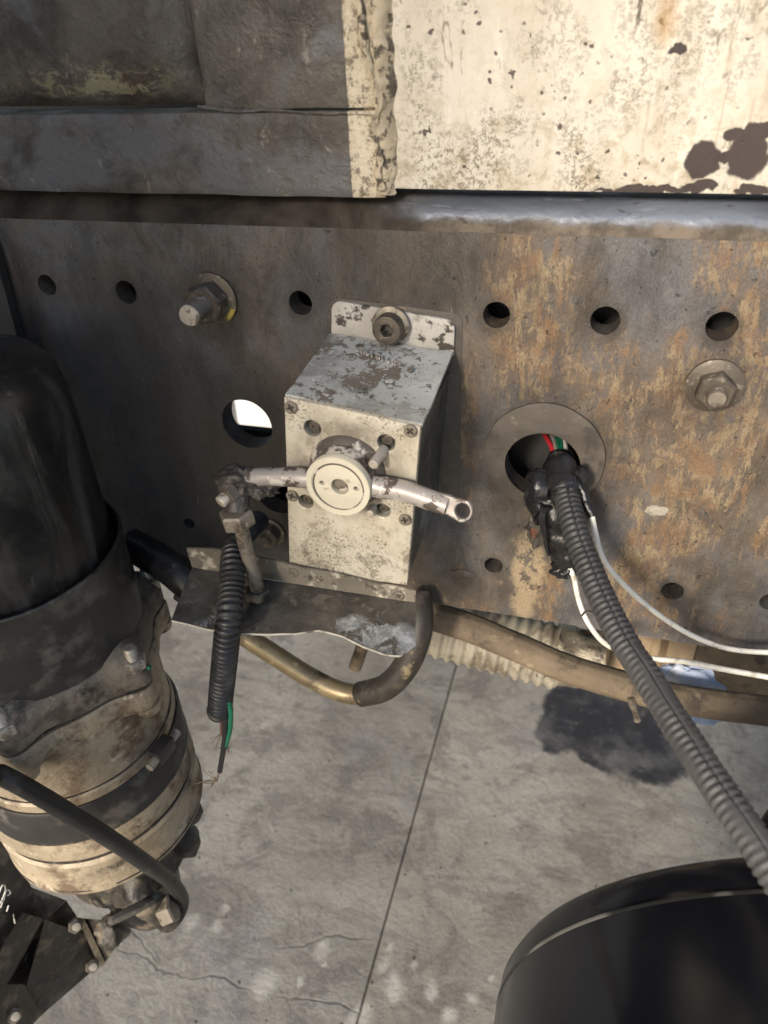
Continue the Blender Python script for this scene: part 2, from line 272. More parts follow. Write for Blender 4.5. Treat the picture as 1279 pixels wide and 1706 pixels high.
    worn('canister_paint', (.018, .017, .016), [((.07, .066, .06), 22, .48, .72, dict(stretch=(1.4, 1.4, .45), dist=.6, rough=.75)), ((.125, .115, .098), 60, .57, .76, dict(stretch=(1.6, 1.6, .35), dist=.9, rough=.8))], rough=.3, bumps=((40, .6), (300, .4)), bump=.4, dist=.001)
    worn('collar_paint', (.036, .034, .032), [((.13, .118, .10), 40, .5, .68, dict(rough=.7))], rough=.38, bumps=((140, .5),))
    worn('dirty_alloy', (.44, .365, .26), [((.18, .13, .085), 28, .46, .62, dict(rough=.75)), ((.62, .55, .43), 60, .6, .68, {}), ((.085, .07, .052), 42, .55, .72, dict(ro=.78, rough=.5, h=-.2))], rough=.5, metal=.2, bumps=((75, .9), (420, .6)), bump=.9, dist=.001)
    worn('oily_alloy', (.24, .20, .15), [((.10, .08, .06), 30, .46, .6, dict(rough=.6)), ((.40, .34, .25), 60, .58, .66, {}), ((.03, .027, .023), 30, .5, .68, dict(ro=.75, rough=.4, h=-.2))], rough=.55, metal=.1, bumps=((60, 1.), (400, .5)), bump=1., dist=.0015)
    worn('oily_casting', (.065, .058, .048), [((.22, .185, .135), 45, .5, .66, dict(rough=.7)), ((.014, .013, .012), 35, .52, .64, dict(rough=.3)), ((.13, .055, .035), 45, .66, .7, {})], rough=.5, bumps=((70, 1.), (330, .5)), bump=.8, dist=.0018)
    worn('sleeve_rubber', (.04, .034, .028), [((.13, .105, .075), 40, .5, .68, dict(rough=.75)), ((.27, .215, .13), 70, .6, .7, {})], rough=.5, bumps=((200, .5),))
    worn('rubber_hose', (.022, .022, .022), [((.075, .07, .062), 50, .55, .7, dict(rough=.7))], rough=.38, bumps=((250, .3),), bump=.25)
    worn('chalk', (.72, .70, .66), [((.2, .19, .17), 200, .55, .62, {})], rough=.9)
    worn('white_plastic', (.82, .85, .87), rough=.35, vary=.03)
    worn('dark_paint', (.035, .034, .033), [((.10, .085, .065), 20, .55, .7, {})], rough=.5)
    # --- concrete yard
    m = Mat('concrete'); x, y, z = m.xyz()
    b = m.mix(m.thr(m.noise(3.2, 7, .65, .4), .32, .68), (.28, .25, .205), (.425, .392, .333))
    b = m.mix(m.op('MULTIPLY', m.thr(m.noise(11, 5, .75, .5, off=(2, 2, 2)), .5, .62), .65), b, (.175, .155, .132))
    b = m.mix(m.op('MULTIPLY', m.thr(m.noise(24, 7, .7, .8, (1, 1.6, 1), (9, 5, 2)), .57, .66), .5), b, (.37, .34, .285))
    b = m.mix(m.op('MULTIPLY', m.thr(m.noise(6, 6, .6, off=(4, 9, 2)), .56, .7), .4), b, (.245, .235, .24))
    b = m.mix(m.op('MULTIPLY', m.thr(m.noise(38, 5, .6, .4, off=(3, 8, 8)), .66, .72), .55), b, (.12, .09, .07))
    b = m.mix(m.op('MULTIPLY', m.thr(m.noise(150, 5, .8, off=(1, 2, 3)), .5, .68), .35), b, (.12, .105, .085))
    b = m.mix(m.op('MULTIPLY', m.thr(m.voro(70, vec=m.warp(60, .02)), .08, .16, 1., 0.), m.thr(m.noise(9, 3), .5, .6, 0., .6)), b, (.10, .085, .07))
    wavy = m.thr(m.noise(6.5, 5, .7, 1.6, (1, 2.4, 1), (3, 1, 0)), .5, .58)
    b = m.mix(m.op('MULTIPLY', wavy, .38), b, (.17, .15, .128))
    cw = m.warp(10, .07); cr = None
    for (x0, y0, x1, y1) in ((480, 1568, 622, 1556), (200, 1592, 330, 1630), (330, 1630, 420, 1648), (470, 1655, 600, 1690), (205, 1520, 260, 1600)):
        a, b2 = atz(x0, y0, -.85), atz(x1, y1, -.85); c = (a + b2) / 2; d = b2 - a
        mp = m.nd('ShaderNodeMapping', {'Vector': cw, 'Location': tuple(c), 'Rotation': (0, 0, math.atan2(d.y, d.x)), 'Scale': (1, 1, 1)}, vector_type='TEXTURE').outputs[0]
        k = m.spot(mp, (0, 0, 0), (d.length / 2, .0017, .2), .6); cr = k if cr is None else m.op('MAXIMUM', cr, k)
    b = m.mix(m.op('MULTIPLY', cr, .5), b, (.07, .06, .05))
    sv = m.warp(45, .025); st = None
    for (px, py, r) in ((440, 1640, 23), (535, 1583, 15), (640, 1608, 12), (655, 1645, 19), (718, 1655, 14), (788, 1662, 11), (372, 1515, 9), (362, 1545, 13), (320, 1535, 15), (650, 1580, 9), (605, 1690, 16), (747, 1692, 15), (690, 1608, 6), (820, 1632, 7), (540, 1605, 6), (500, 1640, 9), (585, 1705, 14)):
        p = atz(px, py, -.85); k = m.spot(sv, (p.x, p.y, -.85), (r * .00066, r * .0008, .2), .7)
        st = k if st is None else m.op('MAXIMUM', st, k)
    b = m.mix(m.op('MULTIPLY', st, m.thr(m.noise(30, 5, .7), .3, .6, .35, .85)), b, (.60, .56, .48))  # round sun dapples painted as pale spots in the concrete colour
    ov = m.warp(30, .035, m.warp(8, .13)); oil = None
    for (px, py, rx, ry) in ((960, 1195, .07, .10), (1040, 1215, .09, .11), (1085, 1245, .06, .075), (930, 1225, .05, .06), (1000, 1250, .06, .05), (1040, 1160, .09, .07)):
        p = atz(px, py, -.85); k = m.spot(ov, (p.x, p.y, -.85), (rx, ry, .3), .15)
        oil = k if oil is None else m.op('MAXIMUM', oil, k)
    inner = m.op('MULTIPLY', oil, m.thr(m.noise(14, 6, .65, off=(5, 5, 5)), .38, .56))
    b = m.mix(m.op('MULTIPLY', oil, m.thr(m.noise(22, 5, .75, off=(1, 1, 6)), .3, .6, .6, .93)), b, (.058, .053, .054)); b = m.mix(m.op('MULTIPLY', inner, .85), b, (.018, .013, .012))
    grit = m.op('MULTIPLY', oil, m.thr(m.noise(40, 5, .75, off=(2, 7, 7)), .58, .66)); b = m.mix(m.op('MULTIPLY', grit, .7), b, (.17, .14, .125))
    h = m.op('ADD', m.op('MULTIPLY', m.noise(16, 8, .7, .25), 1.), m.op('ADD', m.op('MULTIPLY', m.noise(170, 6, .8), .5), m.op('MULTIPLY', cr, -.2)))
    MATS['concrete'] = m.done(b, m.thr(oil, 0, 1, .8, .45), 0., h, .6, .007)
make_materials()

# ------------------------------------------------------------------ geometry helpers
def finish(me, ang=35):
    for p in me.polygons: p.use_smooth = True
    me.set_sharp_from_angle(angle=R(ang)); return me
def mesh(verts, faces, ang=35):
    me = bpy.data.meshes.new('m'); me.from_pydata([tuple(v) for v in verts], [], faces); me.update()
    bm = bmesh.new(); bm.from_mesh(me); bmesh.ops.recalc_face_normals(bm, faces=bm.faces); bm.to_mesh(me); bm.free()
    return finish(me, ang)
def from_bm(bm, ang=35):
    bmesh.ops.recalc_face_normals(bm, faces=bm.faces)
    me = bpy.data.meshes.new('m'); bm.to_mesh(me); bm.free(); return finish(me, ang)
def mk(name, me, mat, parent=None, mw=None):
    if not me.materials: me.materials.append(MATS[mat] if isinstance(mat, str) else mat)
    if me.users == 0: me.name = name
    o = bpy.data.objects.new(name, me); COL.objects.link(o)
    if mw is not None: o.matrix_world = mw
    WM[o.name] = mw.copy() if mw is not None else Matrix()
    if parent is not None: o.parent = parent; o.matrix_parent_inverse = WM[parent.name].inverted()
    return o
WM = {}                                                       # world matrix of every object built so far
def tag(o, label=None, cat=None, group=None, kind=None):
    if label: o['label'] = label
    if cat: o['category'] = cat
    if group: o['group'] = group
    if kind: o['kind'] = kind
    return o
def thing(name, label, cat, loc, group=None):
    o = bpy.data.objects.new(name, None); o.empty_display_size = .02; COL.objects.link(o)
    o.location = loc; WM[o.name] = Matrix.Translation(Vector(loc)); return tag(o, label, cat, group)

def catmull(pts, step):
    pts = [Vector(p) for p in pts]; P = [2 * pts[0] - pts[1]] + pts + [2 * pts[-1] - pts[-2]]
    out = []
    for i in range(1, len(P) - 2):
        a, b, c, d = P[i - 1:i + 3]; n = max(2, int((c - b).length / step * 3))
        for k in range(n):
            t = k / n; out.append(.5 * ((2 * b) + (c - a) * t + (2 * a - 5 * b + 4 * c - d) * t * t + (3 * b - a - 3 * c + d) * t ** 3))
    out.append(P[-2].copy())
    L = [0]
    for i in range(1, len(out)): L.append(L[-1] + (out[i] - out[i - 1]).length)
    n = max(2, int(round(L[-1] / step))); res = []; j = 0
    for k in range(n + 1):
        s = L[-1] * k / n
        while j < len(L) - 2 and L[j + 1] < s: j += 1
        t = (s - L[j]) / max(1e-9, L[j + 1] - L[j]); res.append(out[j].lerp(out[j + 1], t))
    return res
def tube(pts, r, step=.004, segs=14, rf=None, cap=True, jit=0., squash=None, ang=50):
    """sweep a round section along pts; rf(s, theta) multiplies the radius"""
    P = catmull(pts, step); n = len(P); V = []; Fc = []
    t0 = (P[1] - P[0]).normalized(); u = t0.orthogonal().normalized(); s = 0
    for i in range(n):
        t = (P[min(i + 1, n - 1)] - P[max(i - 1, 0)]).normalized()
        u = (u - t * u.dot(t)).normalized(); w = t.cross(u)
        if i: s += (P[i] - P[i - 1]).length
        for k in range(segs):
            a = 2 * math.pi * k / segs
            q = r(s) if callable(r) else r
            if rf: q *= rf(s, a)
            v = P[i] + (u * math.cos(a) + w * math.sin(a)) * q
            if jit: v += mnoise.noise_vector(v * 60) * jit
            V.append(v)
    for i in range(n - 1):
        for k in range(segs):
            k2 = (k + 1) % segs; Fc.append((i * segs + k, i * segs + k2, (i + 1) * segs + k2, (i + 1) * segs + k))
    if cap: Fc.append(tuple(range(segs))[::-1]); Fc.append(tuple((n - 1) * segs + k for k in range(segs)))
    return mesh(V, Fc, ang)
def corr(pitch, amp, sharp=2.2, ph=0):
    def f(s, a):
        v = math.sin(2 * math.pi * s / pitch + ph); v = math.tanh(v * sharp) / math.tanh(sharp); return 1 + amp * v
    return f
def frame(o, ax, up=(0, 0, 1)):
    """matrix whose local Z points along ax"""
    z = Vector(ax).normalized(); x = Vector(up).cross(z)
    if x.length < 1e-4: x = Vector((1, 0, 0))
    x.normalize(); y = z.cross(x)
    return Matrix.Translation(Vector(o)) @ Matrix((x, y, z)).transposed().to_4x4()
def lathe(prof, segs=40, lump=0., lsc=60, ang=35, lobes=None):
    """profile of (radius, height) spun about local Z"""
    V = []; Fc = []; n = len(prof)
    for i, (r, h) in enumerate(prof):
        for k in range(segs):
            a = 2 * math.pi * k / segs; q = r * (lobes(a, h) if lobes else 1)
            v = Vector((q * math.cos(a), q * math.sin(a), h))
            if lump: v += mnoise.noise_vector(v * lsc) * lump
            V.append(v)
    for i in range(n - 1):
        for k in range(segs):
            k2 = (k + 1) % segs; Fc.append((i * segs + k, i * segs + k2, (i + 1) * segs + k2, (i + 1) * segs + k))
    if prof[0][0] > 1e-5 and prof[-1][0] > 1e-5:            # a ring: close the section
        for k in range(segs):
            k2 = (k + 1) % segs; Fc.append(((n - 1) * segs + k, (n - 1) * segs + k2, k2, k))
    elif prof[0][0] > 1e-5: Fc.append(tuple(range(segs))[::-1])
    elif prof[-1][0] > 1e-5: Fc.append(tuple((n - 1) * segs + k for k in range(segs)))
    me = mesh(V, Fc, ang); bm = bmesh.new(); bm.from_mesh(me); bmesh.ops.remove_doubles(bm, verts=bm.verts, dist=1e-6); bm.to_mesh(me); bm.free(); return finish(me, ang)
def hexnut(af, h, hole=0., ch=.12):
    r = af / math.sqrt(3); V = []; Fc = []
    lev = [(r * (1 - ch), 0), (r, h * ch), (r, h * (1 - ch)), (r * (1 - ch), h)]
    for q, z in lev:
        for k in range(6): V.append((q * math.cos(R(60 * k)), q * math.sin(R(60 * k)), z))
    for i in range(3):
        for k in range(6): Fc.append((i * 6 + k, i * 6 + (k + 1) % 6, (i + 1) * 6 + (k + 1) % 6, (i + 1) * 6 + k))
    Fc += [tuple(range(6))[::-1], tuple(18 + k for k in range(6))]
    return mesh(V, Fc, 20)
def box(x0, x1, y0, y1, z0, z1, bev=0., lump=0., cuts=0, lsc=40):
    bm = bmesh.new(); bmesh.ops.create_cube(bm, size=1)
    for v in bm.verts: v.co = Vector((x0 + (v.co.x + .5) * (x1 - x0), y0 + (v.co.y + .5) * (y1 - y0), z0 + (v.co.z + .5) * (z1 - z0)))
    if bev: bmesh.ops.bevel(bm, geom=bm.edges[:], offset=bev, segments=2, affect='EDGES', profile=.6)
    if cuts: bmesh.ops.subdivide_edges(bm, edges=[e for e in bm.edges if e.calc_length() > .02], cuts=cuts, use_grid_fill=True)
    if lump:
        for v in bm.verts: v.co += mnoise.noise_vector(v.co * lsc) * lump
    return from_bm(bm)
def prism(pts, d):
    """solid from a loop of 3-D points pushed along vector d"""
    n = len(pts); V = [Vector(p) for p in pts] + [Vector(p) + Vector(d) for p in pts]
    return mesh(V, [tuple(range(n)), tuple(range(n, 2 * n))[::-1]] + [(i, (i + 1) % n, n + (i + 1) % n, n + i) for i in range(n)], 25)
def circle(cx, cy, r, n=40, jit=0., seed=0, ry=None):
    return [(cx + (r + jit * mnoise.noise(Vector((math.cos(t) * 2, math.sin(t) * 2, seed)))) * math.cos(t), cy + ((ry or r) + jit * mnoise.noise(Vector((math.cos(t) * 2, math.sin(t) * 2, seed)))) * math.sin(t)) for t in [2 * math.pi * k / n for k in range(n)]]
def sheet(outer, holes, thick, mw, bev=0.):
    """flat plate with holes: local XY, thickness from z=0 to z=-thick, moved by mw"""
    cu = bpy.data.curves.new('c', 'CURVE'); cu.dimensions = '2D'; cu.fill_mode = 'BOTH'
    cu.extrude = thick / 2 - bev; cu.bevel_depth = bev; cu.bevel_resolution = 2; cu.offset = -bev
    for loop in [outer] + holes:
        sp = cu.splines.new('POLY'); sp.points.add(len(loop) - 1); sp.use_cyclic_u = True
        for p, (x, y) in zip(sp.points, loop): p.co = (x, y, 0, 1)
    ob = bpy.data.objects.new('c', cu); COL.objects.link(ob); dg = bpy.context.evaluated_depsgraph_get(); dg.update()
    me = bpy.data.meshes.new_from_object(ob.evaluated_get(dg)); bpy.data.objects.remove(ob); bpy.data.curves.remove(cu)
    me.materials.clear(); me.transform(Matrix.Translation((0, 0, -thick / 2))); me.transform(mw)
    bm = bmesh.new(); bm.from_mesh(me); bmesh.ops.remove_doubles(bm, verts=bm.verts, dist=1e-7); bm.to_mesh(me); bm.free()
    return finish(me, 30)
def lump(c, r, sc=(1, 1, 1), amp=.25, fr=2.2, sub=4, seed=0, rot=None):
    bm = bmesh.new(); bmesh.ops.create_icosphere(bm, subdivisions=sub, radius=1)
    for v in bm.verts:
        n = v.co.normalized(); q = n * (1 + amp * mnoise.noise(n * fr + Vector((seed * 3.1, seed, 0))) + amp * .4 * mnoise.noise(n * fr * 3 + Vector((seed, 5, 0))))
        q = Vector((q.x * sc[0], q.y * sc[1], q.z * sc[2])) * r
        if rot: q = rot @ q
        v.co = q + Vector(c)
    return from_bm(bm, 60)
FRONT = Matrix(((1, 0, 0, 0), (0, 0, -1, 0), (0, 1, 0, 0), (0, 0, 0, 1)))     # local XY -> world XZ, local +Z -> world -Y
def front(y=0.): return Matrix.Translation((0, y, 0)) @ FRONT

# ------------------------------------------------------------------ ground
GZ = -.85
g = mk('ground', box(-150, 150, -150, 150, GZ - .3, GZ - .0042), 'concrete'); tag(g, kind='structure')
JX = -.0745
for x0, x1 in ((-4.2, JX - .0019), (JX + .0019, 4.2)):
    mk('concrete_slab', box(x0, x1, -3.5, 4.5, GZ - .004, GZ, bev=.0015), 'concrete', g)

gv = []; gf = []
for k in range(700):
    q = Vector((random.uniform(-.65, .6), random.uniform(-.15, 1.1), GZ)); r = random.choice((.0006, .0008, .001, .0013, .002)) * random.uniform(.7, 1.4); o = len(gv)
    ph = random.uniform(0, 6)
    gv += [q + Vector((r * math.cos(ph + a) * random.uniform(.7, 1.3), r * math.sin(ph + a) * random.uniform(.7, 1.3), 0)) for a in (0, 1.3, 2.5, 3.8, 5)] + [q + Vector((r * .2, 0, r * random.uniform(.5, .9)))]
    gf += [(o + i, o + (i + 1) % 5, o + 5) for i in range(5)]
tag(mk('grit', mesh(gv, gf, 20), 'rail_ring'), 'fine dark grit scattered over the concrete', 'grit', kind='stuff')

# ------------------------------------------------------------------ chassis rail
rail = thing('chassis_rail', 'grimy brown steel truck chassis rail pierced with rows of round holes', 'chassis rail', (0, 0, -.075))
RX0, RX1, ZB, ZT = -1.3, 1.3, -.0745, .183
holes = []
def hole(px, py, r, jit=.0002, n=36):
    p = at(px, py); holes.append(circle(p.x, p.z, r, n, jit, len(holes) * 1.7)); return p
for px, py, r in ((78, 475, .0066), (210, 487, .0072), (500, 505, .0072), (827, 525, .0074), (1008, 534, .0076), (1202, 544, .0077), (822, 942, .0062), (1120, 985, .0068), (1283, 1003, .0062), (315, 872, .0045)):
    hole(px, py, r)
hole(411, 707, .0178, n=48); hole(462, 822, .0165, n=48)
gp = at(903, 775); holes.append(circle(gp.x, gp.z, .0228, 56))
for x in (-.33, -.388, -.446, .297, .354, .411): holes.append(circle(x, .1405, .0072, 30)); holes.append(circle(x + .005, -.032, .0064, 30))
web = sheet([(RX0, ZB), (RX1, ZB), (RX1, ZT), (RX0, ZT)], holes, .015, front(0))
mk('web', web, 'rail_steel', rail)
# folded top edge and flange
V = []; Fc = []; prof = [(0, ZT)] + [(.016 - .016 * math.cos(R(a)), ZT + .016 * math.sin(R(a))) for a in (15, 30, 45, 60, 75, 90)] + [(.085, .199), (.085, .191), (.016, .191)] + [(.016 - .008 * math.cos(R(a)), ZT + .008 * math.sin(R(a))) for a in (60, 30, 0)] 
NX = 130
for i in range(NX + 1):
    x = RX0 + (RX1 - RX0) * i / NX
    for y, z in prof: V.append(Vector((x, y - .0002 + .0006 * mnoise.noise(Vector((x * 25, y * 50, z * 50))), z)))
m_ = len(prof)
for i in range(NX):
    for k in range(m_): Fc.append((i * m_ + k, i * m_ + (k + 1) % m_, (i + 1) * m_ + (k + 1) % m_, (i + 1) * m_ + k))
Fc += [tuple(range(m_)), tuple(NX * m_ + k for k in range(m_))[::-1]]
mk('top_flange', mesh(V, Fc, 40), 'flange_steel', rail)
mk('bottom_flange', box(RX0, RX1, .0152, .085, ZB, ZB + .008, bev=.0015), 'rail_steel', rail)

# raised washer ring round the cable hole
rc = at(905, 760)
ring = mk('hole_ring', sheet(circle(rc.x, rc.z, .0355, 72, .0006, 3.3), [circle(gp.x + .0002, gp.z + .0003, .0222, 56)], .0022, front(-.00235), .0004), 'rail_ring')
tag(ring, 'flat grey-brown ring plate round the cable hole in the rail', 'ring plate')

# ------------------------------------------------------------------ body above the rail
CYP = -.001
sp = tag(mk('side_panel', box(.0, 1.3, CYP, CYP + .02, at(1000, 320, CYP).z, .75, bev=.0006), 'cream_paint'), 'pitted cream painted steel body panel above the chassis rail', 'body panel')
pl = thing('reinforcement_plate', 'dark body plate with folded seams left of the cream panel', 'body plate', (-.3, 0, .2025))
PY0 = -.007; EX = at(640, 325, PY0).x; EZ = at(300, 324, PY0).z
def rough_plate(x0, x1, z0, z1, y, th, amp, nx, nz, wob=0.):
    bm = bmesh.new(); V = [[None] * (nz + 1) for _ in range(nx + 1)]
    fr_, bk = [], []
    vs_ = []; fs = []
    for i in range(nx + 1):
        for j in range(nz + 1):
            x = x0 + (x1 - x0) * i / nx; z = z0 + (z1 - z0) * j / nz
            d = amp * mnoise.fractal(Vector((x * 28, 3.3, z * 28)), .9, 2, 4)
            ex = min(i, nx - i) ; ez = min(j, nz - j)
            rnd = .0012 if ex == 0 or ez == 0 else 0
            zz = z + (wob * mnoise.noise(Vector((x * 30, 1, z))) if j in (0, nz) else 0)
            vs_.append((x, y + d + rnd, zz))
    N = (nx + 1) * (nz + 1); idx = lambda i, j: i * (nz + 1) + j
    for i in range(nx):
        for j in range(nz): fs.append((idx(i, j), idx(i, j + 1), idx(i + 1, j + 1), idx(i + 1, j)))
    b = [idx(i, 0) for i in range(nx + 1)] + [idx(nx, j) for j in range(1, nz + 1)] + [idx(i, nz) for i in range(nx - 1, -1, -1)] + [idx(0, j) for j in range(nz - 1, 0, -1)]
    for k in b: vs_.append((vs_[k][0], y + th, vs_[k][2]))
    for k in range(len(b)): fs.append((b[k], b[(k + 1) % len(b)], N + (k + 1) % len(b), N + k))
    return mesh(vs_, fs, 40)
zs = at(400, 186, PY0).z; xs = at(324, 100, PY0).x
mk('lower_strip', rough_plate(-1.3, EX, EZ, zs - .0006, PY0, .0242, .0008, 260, 14, .0006), 'two_tone_plate', pl)
mk('upper_plate', rough_plate(xs + .0012, EX - .0006, zs + .0008,   .75, PY0 + .0012, .023, .0008, 60, 90, .0006), 'two_tone_plate', pl)
me = rough_plate(-1.3, xs - .0012, zs + .0022, .75, .0045, .0115, .0012, 300, 130, .0012)
for v in me.vertices:                                        # pressed panel: bulges out, rolls back at its edges
    if v.co.y < .012:
        d = min(xs - v.co.x, v.co.z - zs); v.co.y -= .017 * (1 - math.exp(-max(0, d) / .016)) - .003
mk('recessed_panel', me, 'two_tone_plate', pl)
wb = [at(x, y, PY0 - .0004) for x, y in ((598, -30), (606, 40), (612, 90), (626, 140), (632, 175), (624, 205), (634, 250), (630, 285), (636, 318))]
mk('weld_bead', tube(wb, .0017, .0008, 12, lambda s, a: 1 + .9 * mnoise.noise(Vector((s * 260, math.cos(a) * 1.5, math.sin(a) * 1.5))), jit=.0016), 'weld_scale', pl)
V = []; Fc = []                                              # rough weld fillet running down the joint
NZ = 260
for i in range(NZ + 1):
    z = EZ + .0015 + (.45 - EZ) * i / NZ; w = .0055 + .0035 * mnoise.noise(Vector((z * 90, 2, 1)))
    for k in range(9):
        t = k / 8; p = Vector((EX - .0025 + (w + .0025) * t, PY0 - .0006 + (CYP - PY0 + .0006) * (t ** 1.3), z))
        if 0 < k < 8: p += Vector((0, -.0012, 0)) * math.sin(t * math.pi) + mnoise.noise_vector(p * 190) * .0011 + mnoise.noise_vector(p * 420) * .0006
        V.append(p)
for i in range(NZ):
    for k in range(8): Fc.append((i * 9 + k, i * 9 + k + 1, i * 9 + 10 + k, i * 9 + 9 + k))
mk('weld_fillet', mesh(V, Fc, 60), 'weld_scale', pl)
mk('seam_weld', tube([at(x, y, PY0 + .0005) for x, y in ((330, 178), (400, 186), (450, 183), (520, 189), (580, 188), (634, 190))], .0009, .0015, 8, lambda s, a: 1 + .5 * mnoise.noise(Vector((s * 250, math.cos(a), 2))), jit=.0006), 'two_tone_plate', pl)
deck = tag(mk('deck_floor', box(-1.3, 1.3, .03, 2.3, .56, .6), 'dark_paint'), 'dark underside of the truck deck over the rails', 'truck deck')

# cab panel outside the view, added to shade the left of the rail
blocker = tag(mk('blocker_panel', prism([(-.29, -.10, .03), (-.29, -.4, .03), (-.29, -.66, .1), (-.29, -.98, .22), (-.29, -1.19, .3), (-.29, -1.19, 1.9), (-.29, -.10, 1.9)], (-.04, 0, 0)), 'dark_paint'), 'dark unseen panel with arched lower edge, added to shade the rail', 'shade blocker')

# ------------------------------------------------------------------ fasteners on the rail
def bolt(name, label, px, py, hexaf, nut_h, stud_r, stud_l, wr, rot=0, tip='bright_tip', paint=False, tilt=(0, -1, 0)):
    p = at(px, py); p.y = -.0001
    t = thing(name, label, 'bolt', p, 'bolts on the chassis rail')
    fm = frame(p, tilt)
    wa = mk('washer', lathe([(0, 0), (wr, 0), (wr, .0022), (wr * .9, .003), (0, .0032)], 36, .0002), 'grimy_bolt', t, fm)
    if paint: mk('paint_mark', tube([fm @ Vector((wr * .9 * math.cos(R(a)), wr * .9 * math.sin(R(a)), .0024)) for a in (-20, -32, -45, -58)], .0019, .0008, 8, jit=.0006), 'yellow_mark', wa)
    mk('nut', hexnut(hexaf, nut_h), 'grimy_bolt', t, fm @ Matrix.Translation((0, 0, .003)) @ Matrix.Rotation(R(rot), 4, 'Z'))
    pr = [(0, 0)]; z = 0
    while z < stud_l - .0012:
        pr += [(stud_r, z), (stud_r * .9, z + .0006)]; z += .0012
    pr += [(stud_r * .95, stud_l - .001)]
    sd = mk('stud', lathe(pr + [(0, stud_l - .001)], 26), 'grimy_bolt', t, fm @ Matrix.Translation((0, 0, .003 + nut_h)))
    mk('stud_end', lathe([(stud_r * .93, 0), (stud_r * .85, .0012), (0, .0014)], 26, .0002, 300), tip, sd, fm @ Matrix.Translation((0, 0, .003 + nut_h + stud_l - .001)))
    return t
bolt('hex_bolt', 'hex nut bolt with long protruding stud and yellow paint, left of the box', 356, 496, .0208, .012, .0066, .0165, .0155, 12, paint=True)
bolt('hex_bolt', 'short flanged hex nut bolt on the rail, right of the ring plate', 1190, 641, .0175, .0085, .0049, .0065, .0148, 20, tip='dirty_steel')
bolt('hex_bolt', 'dark greasy bolt low on the rail behind the link rod', 452, 884, .016, .008, .005, .003, .011, 5, tip='grimy_bolt')

# mud clips and small lumps on the web
for px, py, sx, sz, lab in ((1092, 850, .0062, .0034, 'pale mud lump stuck to the rail right of the conduit'), (772, 957, .0085, .0035, 'small dark mud lump stuck to the rail beside the lower hole')):
    p = at(px, py)
    tag(mk('mud_lump', lump(p, 1, (sx, .0016, sz), .45, 2.6, 3, px), 'bellows_beige' if px > 1000 else 'rail_ring'), lab, 'mud')

# ------------------------------------------------------------------ control box
BD = -.080                                                    # front face of the cover
Q = [at(473, 662, BD), at(700, 712, BD), at(678, 975, BD), at(482, 950, BD)]     # TL TR BR BL
def bx(u, v, y):
    p = Q[0].lerp(Q[1], u).lerp(Q[3].lerp(Q[2], u), v); return Vector((p.x, y, p.z))
ctl = thing('control_box', 'pale grey metal control box with round hub and screwed cover plate', 'control box', (bx(.5, 1, -.04)))
def quad(u0, u1, v0, v1, y0, y1):
    a = [bx(u0, v0, y0), bx(u1, v0, y0), bx(u1, v1, y0), bx(u0, v1, y0)]
    return prism(a, (0, y1 - y0, 0))
def bevelled(me, off=.0012):
    bm = bmesh.new(); bm.from_mesh(me); bmesh.ops.bevel(bm, geom=bm.edges[:], offset=off, segments=2, affect='EDGES'); return from_bm(bm)
mk('housing', bevelled(quad(.015, .985, .03, .985, -.0035, -.0755)), 'box_side', ctl)
# folded top sheet with the bolted tab
tl, tr = at(553, 549), at(757, 579); ttl, ttr = at(553, 499), at(759, 530)
tab = []
def corner(c, a0, a1, r, n=6):
    return [(c[0] + r * math.cos(R(a0 + (a1 - a0) * k / n)), c[1] + r * math.sin(R(a0 + (a1 - a0) * k / n))) for k in range(n + 1)]
rr = .006
tab = [(tl.x, tl.z - .004), (tr.x, tr.z - .004)] + corner((ttr.x - rr, ttr.z - rr), 0, 90, rr) + corner((ttl.x + rr, ttl.z - rr), 90, 180, rr)
mk('mounting_tab', sheet(tab, [], .0025, front(-.0028), .0005), 'tab_paint', ctl)
bk = [(tl.x - .001, Q[3].z), (tr.x + .0045, Q[2].z + .006)] + corner((ttr.x + .004 - rr, ttr.z + .003 - rr), 0, 90, rr) + corner((ttl.x + .004, ttl.z + .001 - rr), 90, 180, rr)
mk('back_plate', sheet(bk, [], .0022, front(-.0004), .0004), 'rail_ring', ctl)
TLf, TRf = bx(-.006, -.004, -.0775), bx(1.006, -.004, -.0775)
NU, NVv = 24, 26; V = []; Fc = []
A0, A1 = Vector((tl.x, -.0050, tl.z - .0005)), Vector((tr.x, -.0050, tr.z - .0005))
for i in range(NU + 1):
    for j in range(NVv + 1):
        u, v = i / NU, j / NVv; p = A0.lerp(A1, u).lerp(TLf.lerp(TRf, u), v)
        p.z += .0007 * mnoise.noise(p * 45) - .0012 * math.sin(v * math.pi) * .6; V.append(p)
N = len(V); V += [p - Vector((0, 0, .0018)) for p in V]
ix = lambda i, j: i * (NVv + 1) + j
for i in range(NU):
    for j in range(NVv):
        Fc.append((ix(i, j), ix(i + 1, j), ix(i + 1, j + 1), ix(i, j + 1))); Fc.append((N + ix(i, j), N + ix(i, j + 1), N + ix(i + 1, j + 1), N + ix(i + 1, j)))
for i in range(NU): Fc.append((ix(i, 0), N + ix(i, 0), N + ix(i + 1, 0), ix(i + 1, 0))); Fc.append((ix(i, NVv), ix(i + 1, NVv), N + ix(i + 1, NVv), N + ix(i, NVv)))
for j in range(NVv): Fc.append((ix(0, j), ix(0, j + 1), N + ix(0, j + 1), N + ix(0, j))); Fc.append((ix(NU, j), N + ix(NU, j), N + ix(NU, j + 1), ix(NU, j + 1)))
top = mk('top_cover', mesh(V, Fc, 40), 'flaked_paint', ctl)
def on_top(px, py):
    n = (A1 - A0).cross(TLf - A0).normalized(); r = ray(px, py); t = (A0 - CAM).dot(n) / r.dot(n); return CAM + r * t, n if n.z > 0 else -n
